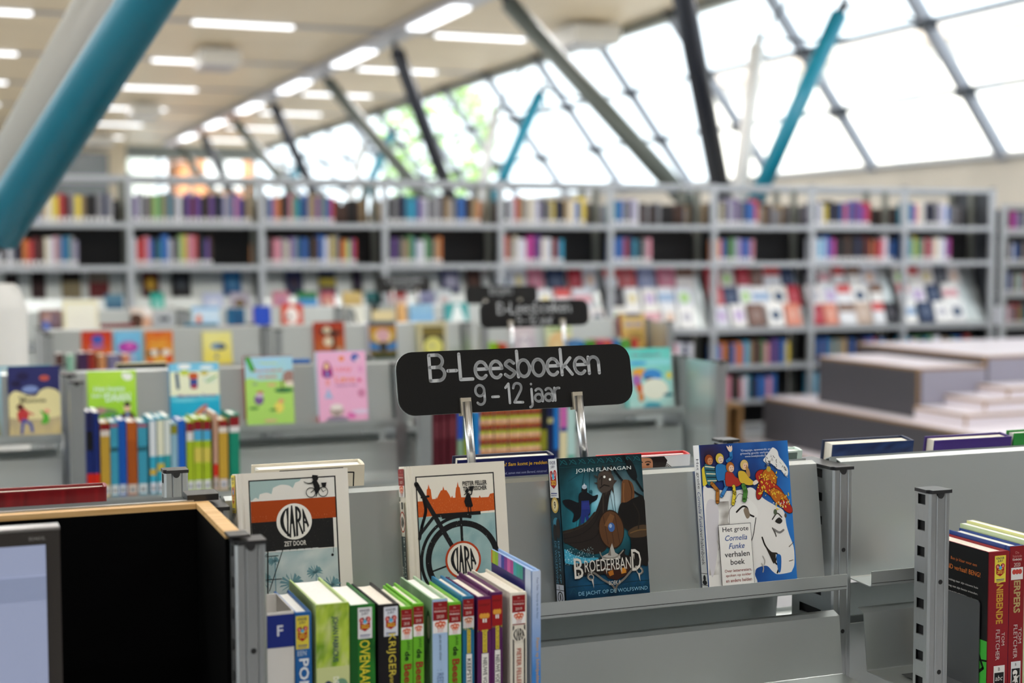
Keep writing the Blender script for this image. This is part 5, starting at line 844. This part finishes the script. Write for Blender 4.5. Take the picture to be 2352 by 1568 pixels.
# --- fourth row
R4 = 9.0; G9 = 'books facing out on the fourth row'
def d4(label, x, Wd, H, c1, c2, sh, spc=None, T=.016): return d3(label, x, Wd, H, c1, c2, sh, spc, T, R4, G9)
d4('large cream framed board, tallest on the fourth row', .6313, .1975, .241, 'e6e3da', 'ecead9', [('r', 0, .93, 1, 1, 'e4dcae'), ('r', 0, 0, .07, 1, 'e6deb4'), ('r', .93, 0, 1, 1, 'e4dcc0'), ('r', .2, .55, .8, .56, 'd6d2c6')], 'e6deb0')
d4('book with a photo of brown hair and a face, on the fourth row', 1.0153, .127, .194, 'd8b09a', 'e0d2c8', [('e', .25, .55, .36, .28, '4a2f22'), ('e', .72, .45, .22, .26, 'd8a88c'), ('e', .8, .88, .16, .14, 'ece8e6'), ('r', .85, .0, 1, .4, '8a7ab0')], '6a4a3a')
d4('blotchy blue and brown book beside the large cream board', .497, .125, .19, '5a4a58', '8a6a64', [('e', .3, .4, .2, .3, '5a74c0'), ('e', .6, .7, .3, .2, '7a6470'), ('e', .65, .3, .25, .2, '40343e'), ('e', .35, .75, .14, .1, 'c09a90')], '4a4a5c')
d4('pale blue book with an orange mark and a navy back, on the fourth row', 1.3741, .1703, .193, 'a8cce8', 'cfe0ee', [('e', .25, .6, .1, .16, 'd8703a'), ('r', 0, .9, 1, 1, '7ab0dc'), ('r', 0, 0, 1, .2, '1c7a9a')], '8ab47a')
d4('deep blue book with a pale foot, on the fourth row', 1.5888, .108, .181, '1a6a94', '14567e', [('e', .5, .25, .3, .12, 'a8d0e4'), ('e', .6, .6, .3, .3, '0f4a74')], '7aa0c4')
d4('violet and ultramarine book on the fourth row', 1.7491, .1077, .191, '8a4ac0', '1c44b4', [('r', 0, .3, 1, 1, '1f48b8'), ('e', .3, .1, .2, .1, 'c87ac8')], 'c890cc')
d4('red and white book over a mint band, on the fourth row', 1.9196, .1367, .2015, 'a8dcc4', 'c83a20', [('r', 0, .36, 1, 1, 'cc4022'), ('e', .5, .64, .3, .26, 'f0e6e2'), ('e', .35, .6, .12, .06, '6a5a5a'), ('r', 0, 0, 1, .34, 'a9e0cc')], 'b8dccc')
d4('white book with a curved dark band, on the fourth row', 2.3277, .1271, .1885, 'e6e4d8', 'dcdcd0', [('l', spl([(.1, .9), (.4, .8), (.5, .5), (.6, .3)], False), .12, '3a4038'), ('e', .3, .35, .2, .2, 'f2f0ea')], 'd8d4c8')
d4('grey and cream book stack edge beside the curved-band cover', 2.50, .15, .19, 'c8b48a', '9aa0a0', [('r', 0, .45, 1, .8, 'd8c89a'), ('r', .0, .8, .3, 1, '2a2a2c')], '3a3638')
d4('tan slim book by the sky blue one, on the fourth row', 2.67, .06, .195, 'd8a05a', 'dcb078', [], 'c8904a')
d4('sky blue cover lying high on the fourth row', 2.75, .16, .185, 'b8d0d8', '8ab8d8', [('r', 0, .3, 1, .75, '86b6dc')], '9ac0d4')
d4('teal book with a tall white triangle, on the fourth row', 2.987, .1606, .1905, '6ac4c8', '3a9a9c', [('p', [(.06, .0), (.45, .95), (.62, .95), (1, .0)], 'eef6f6')], '3a8aa4')
t = thing('magazine_box', 'grey steel magazine box with a dark hand hole on the fourth row', 'box', (1.149, 8.896, FLOORZ+.004)); m = MB(); m.prism([(0, 0), (.11, 0), (.11, .16), (0, .16)], 'y', 0, .025); m.build('box', RACK, t); MB().box(.028, .082, -.0015, -.0002, .115, .135).build('hand_hole', DARKHOLE, t)
# ---------------------------------------------------------------- long bookcase at the back
FX = [.2821+.9456*i for i in range(10)]; FY = 10.76
bc = thing('long_bookcase', 'long grey double-sided steel bookcase spanning the hall behind the low shelves', 'bookcase', (FX[0], FY, 0)); iv = inv(bc)
SZ = {'top': 2.107, 'a': 1.772, 'b': 1.465, 'c': .91, 'd': .602, 'e': .31, 'f': .06}
for i, x in enumerate(FX):
    o = MB().box(x-.02, x+.02, FY, FY+.045, 0, 2.15).build('upright', RACK, bc, iv); MB().box(x-.021, x+.021, FY-.001, FY+.046, 2.1502, 2.158).build('end_cap', BLACKP, o)
    MB().box(x-.02, x+.02, FY+.29, FY+.33, 0, 2.15).build('upright', BEAM, bc, iv); MB().box(x-.02, x+.02, FY+.575, FY+.62, 0, 2.15).build('upright', BEAM, bc, iv)
for i in range(9):
    a, b_ = FX[i]+.0205, FX[i+1]-.0205
    for y0, sg_ in ((FY+.003, 1), (FY+.617, -1)):
        for k_, z in SZ.items():
            m = MB()
            if k_ == 'top': m.sheet([(y0+sg_*.0, 2.107), (y0, 2.142), (y0+sg_*.04, 2.142)], 'x', a, b_, .004); nm = 'top_rail'
            else: m.sheet([(y0, z+.038), (y0, z), (y0+sg_*.01, z), (y0+sg_*.011, z+.034), (y0+sg_*.27, z+.034)], 'x', a, b_, .003); nm = 'shelf_board'
            if sg_ > 0 or k_ in ('top', 'a', 'b'): m.build(nm, RACK, bc, iv)
    m = MB(); m.sheet([(FY+.03, .955), (FY+.05, .952), (FY+.115, 1.11), (FY+.135, 1.107), (FY+.195, 1.265), (FY+.215, 1.262), (FY+.27, 1.455)], 'x', a, b_, .003); m.build('display_slope', STEEL, bc, iv)
    MB().box(a, b_, FY+.335, FY+.339, .1, 1.77).build('shade_panel', DARKHOLE, bc, iv)  # dark sheet added to shade the gap behind the front books
MB().box(FX[9]+.022, FX[9]+.034, FY+.02, FY+.60, .05, 2.13).build('end_panel', DK, bc, iv)
PAL = dict(k='1b191c', n='20284e', b='2f64ae', t='2a7a94', c='2f9cc4', g='5a8a5e', l='9cc07a', y='d2bc4a', o='c8743a', r='b4383a', d='5a1a22', p='d08a9c', m='b03a8c', v='6a4a94', w='d2d4e0', i='d8d0bc', a='a08a6a', s='8a8a90', h='4a342c', e='a09cb8')
CN = dict(k='black', n='navy', b='blue', t='teal', c='sky blue', g='green', l='pale green', y='yellow', o='orange', r='red', d='dark red', p='pink', m='magenta', v='purple', w='white', i='ivory', a='tan', s='grey', h='brown', e='lilac')
UP = [('kgsaaskbaiyrdsyakksns', .92), ('vwkshlgatswkvdvkhvknesbpvna', .96), ('sbpokkpgcnbaavatvr', .62), ('kskntctvewksshaskbbkhao', .86), ('kwrasiweksynkaiby', .80), ('tbskew', .30), ('kikesvsnbbr', .48), ('nwwyknkbrbdvvmr', .66), ('tbpiwknksewb', .54)]
LO = [('wskwsnkordhiwpsbtse', .66), ('wrrpbktbbwkslypprknvh', .66), ('skdppsivetnbbkhhbbweyskoolvr', .80), ('kvksaagtwwggnao', .52), ('rasiwwmmnviwwkrtc', .60), ('bbrntksp', .42), ('obkggevbbp', .44), ('wcwbvmkkkhkknkddokrrpwnb', .92), ('btlyggsrdpiiwwvm', .56)]
_bm = {}
def shelf_book(T, H, D, col, label, x, y, z, tilt=0, g=None, lab=True):
    k_ = (round(T*500)/500, round(H*100)/100, lab)
    if k_ not in _bm:
        T_, H_ = k_[0], k_[1]; m = MB()
        m.prism([(D, 0), (.001, 0), (-.0012, T_*.3), (-.0012, T_*.7), (.001, T_), (D, T_), (D, T_-.002), (.004, T_-.002), (.004, .002), (D, .002)], 'z', 0, H_); m.box(.0045, D-.004, .0022, T_-.0022, .003, H_-.004, 1)
        if lab: m.box(-.0022, -.0013, T_*.12, T_*.88, .008, .038, 2)
        o = m.build('shelf_book', [STOCK, PAGES, LABEL]); _bm[k_] = o
    else:
        o = _bm[k_].copy(); COL.objects.link(o)
    c = hx(PAL[col]); j = R.uniform(.8, 1.2); o.color = (c[0]*j, c[1]*j, c[2]*j, 1); tag(o, label, 'book', g)
    o.rotation_euler = (0, tilt, pi/2); o.location = (x+T, y, z); return o
q = R
for nm, rows, z0 in (('upper', UP, SZ['a']+.0365), ('lower', LO, SZ['b']+.0365)):
    for i, (s_, fr) in enumerate(rows):
        n_ = len(s_); span = (.945*fr-.05); ws = [q.uniform(.7, 1.3) for _ in s_]; k_ = span/sum(ws); x = FX[i]+.024
        for j, ch in enumerate(s_):
            T = max(.012, round(ws[j]*k_*500)/500-.002); H = round(q.choice((.18, .19, .19, .20, .20, .21, .22))*100)/100
            shelf_book(T, H, .14, ch, '%s book, %s along the %s shelf in the %s bay of the long bookcase' % (CN[ch], ordn[j], nm, ordn[i]), x, FY+.016+q.uniform(0, .01), z0, 0, 'spines on the %s shelf of the long bookcase' % nm); x += T+.0016
# books of the far side and of the bottom shelves: past the count, one mass each
def mass(name, label, items, z0, y0, facing=1):
    m = MB(); mats = []; idx = {}
    for x, T, H, c, y, z in items:
        if c not in idx: idx[c] = len(mats); mats.append(mat('stock_'+c, PAL[c] if c in PAL else c, .6))
        m.box(x, x+T, y, y+.15, z, z+H, idx[c])
    return tag(m.build(name, mats), label, 'books', None, 'stuff')
it = []
for i in range(9):
    for z in (SZ['a']+.0365, SZ['b']+.0365):
        x = FX[i]+.03; e = FX[i]+.915; lo_ = z < 1.6
        while x < e-.02:
            T = min(q.uniform(.02, .05), e-x); it.append((x, T, q.uniform(.2, .255) if lo_ else q.uniform(.15, .2), q.choice('hkhkdkh' if lo_ else 'hkaskh'), FY+.40, z)); x += T+.001  # page edges coloured dark for the dim far side
mass('far_side_books', 'shade-brown mass of book fore-edges on the other side of the long bookcase', it, 0, 0)
it = []
for i in range(3, 9):
    for z, fr in ((SZ['d']+.0365, .75), (SZ['e']+.0365, .6)):
        x = FX[i]+.03; e = FX[i]+.945*fr
        while x < e:
            T = q.uniform(.025, .05); it.append((x, T, q.uniform(.17, .21), q.choice('wykrwbhtkvwnokpacbg'), FY+.018, z)); x += T+.0012
mass('bottom_shelf_books', 'mixed colourful spines on the two bottom shelves of the long bookcase', it, 0, 0)
# face-out books on the sloping display of the long bookcase
_dm = {}
def face_book(label, x, Wd, tier, c1, c2, H=None, mark=None):
    H = H or q.uniform(.185, .20); T = .016; y = FY+(.185, .105, .020)[tier]; z = (1.2655, 1.1105, .9555)[tier]; ln = radians((15.5, 20, 20)[tier])
    A = Art(Wd, H).unit(Wd, H); A.rect(0, 0, 1, 1, c1)
    if mark == 'band': A.rect(0, .35, 1, .7, c2)
    elif mark == 'blob': A.ell(.5, .5, .3, .25, c2)
    elif mark == 'top': A.rect(0, .6, 1, 1, c2)
    elif mark == 'box': A.rect(.2, .25, .85, .75, c2)
    t = thing('display_book', label, 'book', (x, y, z+T*sin(ln)+.001), 'books facing out on the long bookcase'); t.rotation_euler = (-ln, 0, 0)
    m = MB(); m.prism([(Wd, 0), (.001, 0), (0, .002), (0, T-.002), (.001, T), (Wd, T), (Wd, T-.002), (.003, T-.002), (.003, .002), (Wd, .002)], 'z', 0, H); o = m.build('cover', STOCK, t); o.color = (*hx(c1), 1)
    MB().box(.004, Wd-.003, .0024, T-.0024, .002, H-.002).build('pages', PAGEW, t); A.build('front_print', lambda u, v, d: (u, -d, v), t); return t
for L in (('black cover at the very start of the sloping display', .38, .09, 0, '120f10', '2a1214', 'blob'), ('dark red cover on the sloping display in the first bay', .557, .10, 0, '2e0c0e', '140808', 'top'), ('black and beige portrait cover in the first bay', .765, .135, 0, '8a7c5e', '1a1713', 'top'), ('dark red and grey portrait cover in the first bay', .955, .14, 0, '6a1a1e', '6c6258', 'top'),
    ('dark cover with a yellow stripe in the second bay', 1.329, .125, 0, '4a1420', 'c89a2c', 'blob'), ('black cover with a grey drawing in the second bay', 1.542, .14, 0, '131418', '3a3f48', 'blob'), ('bright blue cover in the second bay of the sloping display', 1.922, .134, 0, '1a5c94', '4a86b4', 'blob'),
    ('navy and mauve cover in the third bay', 2.392, .134, 0, '2a3458', '3a2c44', 'blob'), ('navy cover with yellow bands in the third bay', 2.651, .13, 0, '1e2c50', 'b8a43a', 'band'), ('thin violet-black cover in the third bay', 2.915, .075, 0, '1c1626', '3a2a44', 'blob'), ('navy cover with a lilac picture in the fourth bay', 3.631, .156, 0, '26305e', 'b8b4cc', 'box'), ('dark brown cover in the fourth bay', 3.841, .129, 0, '3c2c28', '5a3a30', 'blob'),
    ('pale blue cover on the middle step in the first bay', 1.06, .128, 1, '5a8aa4', '3a6a88', 'band'), ('mint and teal cover on the middle step in the second bay', 1.379, .10, 1, '2ab09c', '8ad0c4', 'blob'), ('lilac-white cover on the middle step in the second bay', 1.761, .15, 1, 'b4bcd8', 'd0d4e4', 'blob'), ('brown and lilac cover on the middle step in the second bay', 1.96, .14, 1, 'b0a8b8', '6a5638', 'blob'),
    ('rose pink cover on the middle step in the third bay', 2.28, .125, 1, 'd08a9c', 'b87a9c', 'blob'), ('green cover with a blue foot on the middle step in the third bay', 2.47, .15, 1, '1f7a3c', '2f8ac8', 'band'), ('pink-red cover on the middle step in the third bay', 2.647, .11, 1, 'b85a64', 'd8a08c', 'blob'), ('yellow-tan cover on the middle step in the third bay', 2.82, .15, 1, 'dcc07a', 'c8a860', 'band'), ('dark teal cover on the middle step in the third bay', 3.0, .09, 1, '1c6a6c', '103c40', 'blob'), ('crimson cover with a white edge in the fourth bay', 3.178, .15, 1, '9c1c20', 'c8a8a4', 'band'), ('grey-lilac cover on the middle step in the fourth bay', 3.42, .14, 1, '8a8cac', '6a6c90', 'blob'), ('white cover beside the grey-lilac one in the fourth bay', 3.575, .12, 1, 'd4dce0', 'c8b4b4', 'blob')): face_book(*L[:6], mark=L[6])
GLARE_WHITE = ['f2f3f6', 'eceef4', 'f6f5f4', 'e6e9f2', 'f0ecec', 'dfe4ee', 'f4f2ee', 'ffffff']  # glare on these covers is put into their near-white colours
MARKS = [('c8b4dc', 'box', 'lilac square'), ('d85a5a', 'top', 'red top'), ('e8c8b4', 'blob', 'peach blot'), ('2a4a6e', 'blob', 'dark blue blot'), ('b0dc8a', 'blob', 'pale green blot'), ('9ab8dc', 'band', 'light blue band'), ('e0a8b4', 'band', 'rose band'), ('c8c8d4', 'blob', 'faint grey blot'), ('8a6a5a', 'top', 'brown top'), ('e4d8a8', 'blob', 'cream blot')]
FULL = [('b4283a', 'crimson'), ('26385e', 'dark blue'), ('c4565c', 'rose red'), ('4a4f5c', 'slate'), ('e0907a', 'salmon'), ('d07a94', 'pink'), ('7a5a50', 'brown'), ('8f9ac4', 'periwinkle'), ('1c1a24', 'black'), ('c8b0a0', 'beige')]
TN = ['top', 'middle', 'lowest']
for i in range(4, 9):
    for tr in range(3):
        x = FX[i]+.03; e = FX[i+1]-.03; j = 0
        if i == 8: e -= .12
        while x < e-.115:
            Wd = min(q.choice((.12, .13, .14, .15, .165)), e-x-.002)
            w_ = '%s on the %s display step of the %s bay' % (ordn[j], TN[tr], ordn[i])
            r_ = q.random()
            if r_ < (.34, .22, .18)[tr]: c, n_ = q.choice(FULL); face_book('%s cover, %s' % (n_, w_), x, Wd, tr, c, '%02x%02x%02x' % tuple(min(255, int(v*255*.75+60)) for v in (int(c[0:2], 16)/255, int(c[2:4], 16)/255, int(c[4:6], 16)/255)), mark='blob')
            else: c, mk, n_ = q.choice(MARKS); face_book('glare-white cover with %s, %s' % (n_, w_), x, Wd, tr, q.choice(GLARE_WHITE), c, mark=mk)
            x += Wd+q.choice((.006, .01, .02, .03)); j += 1
# far bookcase past the end of the long one
b2 = thing('end_bookcase', 'separate grey bookcase past the dark end of the long bookcase', 'bookcase', (9.5, 11.5, 0)); iv = inv(b2)
for x in (9.535, 10.36): MB().box(x-.02, x+.02, 11.5, 11.54, 0, 2.04).build('upright', RACK, b2, iv); MB().box(x-.02, x+.02, 11.78, 11.82, 0, 2.04).build('upright', RACK, b2, iv)
for z in (2.0, 1.74, 1.44, 1.14, .84, .54, .24): m = MB(); m.sheet([(11.503, z+.036), (11.503, z), (11.513, z), (11.514, z+.032), (11.78, z+.032)], 'x', 9.5555, 10.3395, .003); m.build('shelf_board', RACK, b2, iv)
MB().box(9.5555, 10.3395, 11.80, 11.805, .05, 2.0).build('back_panel', DK, b2, iv)
for z, s_ in ((1.774, 'kmmvsnwkbke'), (1.474, 'khwbnksdkwpb'), (1.174, 'kbasgwnok'), (.874, 'wpskrgnbak')):
    x = 9.565
    for j, ch in enumerate(s_): T = q.choice((.026, .03, .036, .04)); shelf_book(T, q.choice((.18, .19, .2)), .14, ch, '%s book, %s on the %s of the separate end bookcase' % (CN[ch], ordn[j], {1.774: 'top shelf', 1.474: 'second shelf', 1.174: 'third shelf', .874: 'fourth shelf'}[z]), x, 11.517, z, 0, 'books in the end bookcase'); x += T+.002
# ---------------------------------------------------------------- stepped bench
GREYF = mat('grey_fabric_laminate', (.062, .060, .070), .55, 0, .04, 30); TOPW = mat('sunlit_bench_top', (.72, .67, .72), .35)  # sunlight on the bench tops is put into their pale colour
sb = thing('stepped_bench', 'grey stepped seating bench with brown plywood edges and tops coloured as sunlit', 'bench', (6.0, 8.0, 0)); iv = inv(sb)
def tier(nm, x0, x1, y0, y1, z0, z1, side=GREYF):
    e = .022; o = MB().box(x0, x1, y0, y1, z0, z1-e).build(nm, side, sb, iv); MB().box(x0-.002, x1, y0-.002, y1+.002, z1-e+.0002, z1-.004).build('plywood_edge', OAK, o); MB().box(x0+.004, x1-.004, y0+.004, y1-.004, z1-.0038, z1).build('sunlit_top', TOPW, o)
    MB().box(x0-.003, x0-.0003, y0-.003, y0+.02, z0, z1-e).build('plywood_corner', OAK, o); return o
SIDE2 = mat('lit_grey_laminate', (.30, .29, .36), .5)  # brighter copy of the grey laminate, for faces turned to the light
def tier_f(nm, x0, x1, y0, y1, z0, z1):
    o = tier(nm, x0, x1, y0, y1, z0, z1); MB().box(x0+.022, x1, y0-.004, y0-.0022, z0, z1-.024).build('lit_front', SIDE2, o)
tier('low_step', 6.0, 6.199, 5.9, 10.42, 0, .05); tier('middle_step', 6.2, 9.4, 5.8, 10.37, 0, .41); tier_f('upper_step', 6.402, 6.98, 8.6, 9.88, .4102, .77); tier_f('top_step', 6.9805, 9.4, 8.6, 10.2, .4102, .84)
for x0, y0, z1 in ((6.46, 8.06, .53), (6.62, 8.12, .6), (6.95, 8.15, .66)): pass
for x0, y0, z0, z1 in ((6.36, 8.02, .4102, .50), (6.62, 8.15, .5002, .575), (6.90, 8.25, .5752, .64)): tier('stair_slab', x0, 9.3, y0, 8.59, z0, z1, TOPW)  # slab sides take the sunlit top colour too
t = thing('wooden_crate', 'brown wooden open-fronted crate at the foot of the long bookcase beside the bench', 'crate', (5.86, 10.36, .0)); iv = inv(t)
for bx in ((5.845, 6.0-.003, 10.36, 10.62, .335, .36), (5.845, 6.0-.003, 10.36, 10.62, .0, .02), (5.845, 5.868, 10.36, 10.62, .0202, .3348), (5.975, 5.997, 10.36, 10.62, .0202, .3348)): MB().box(*bx).build('crate_board', OAK, t, iv)
MB().box(5.8685, 5.9745, 10.6, 10.615, .021, .334).build('crate_back', DK, t, iv)
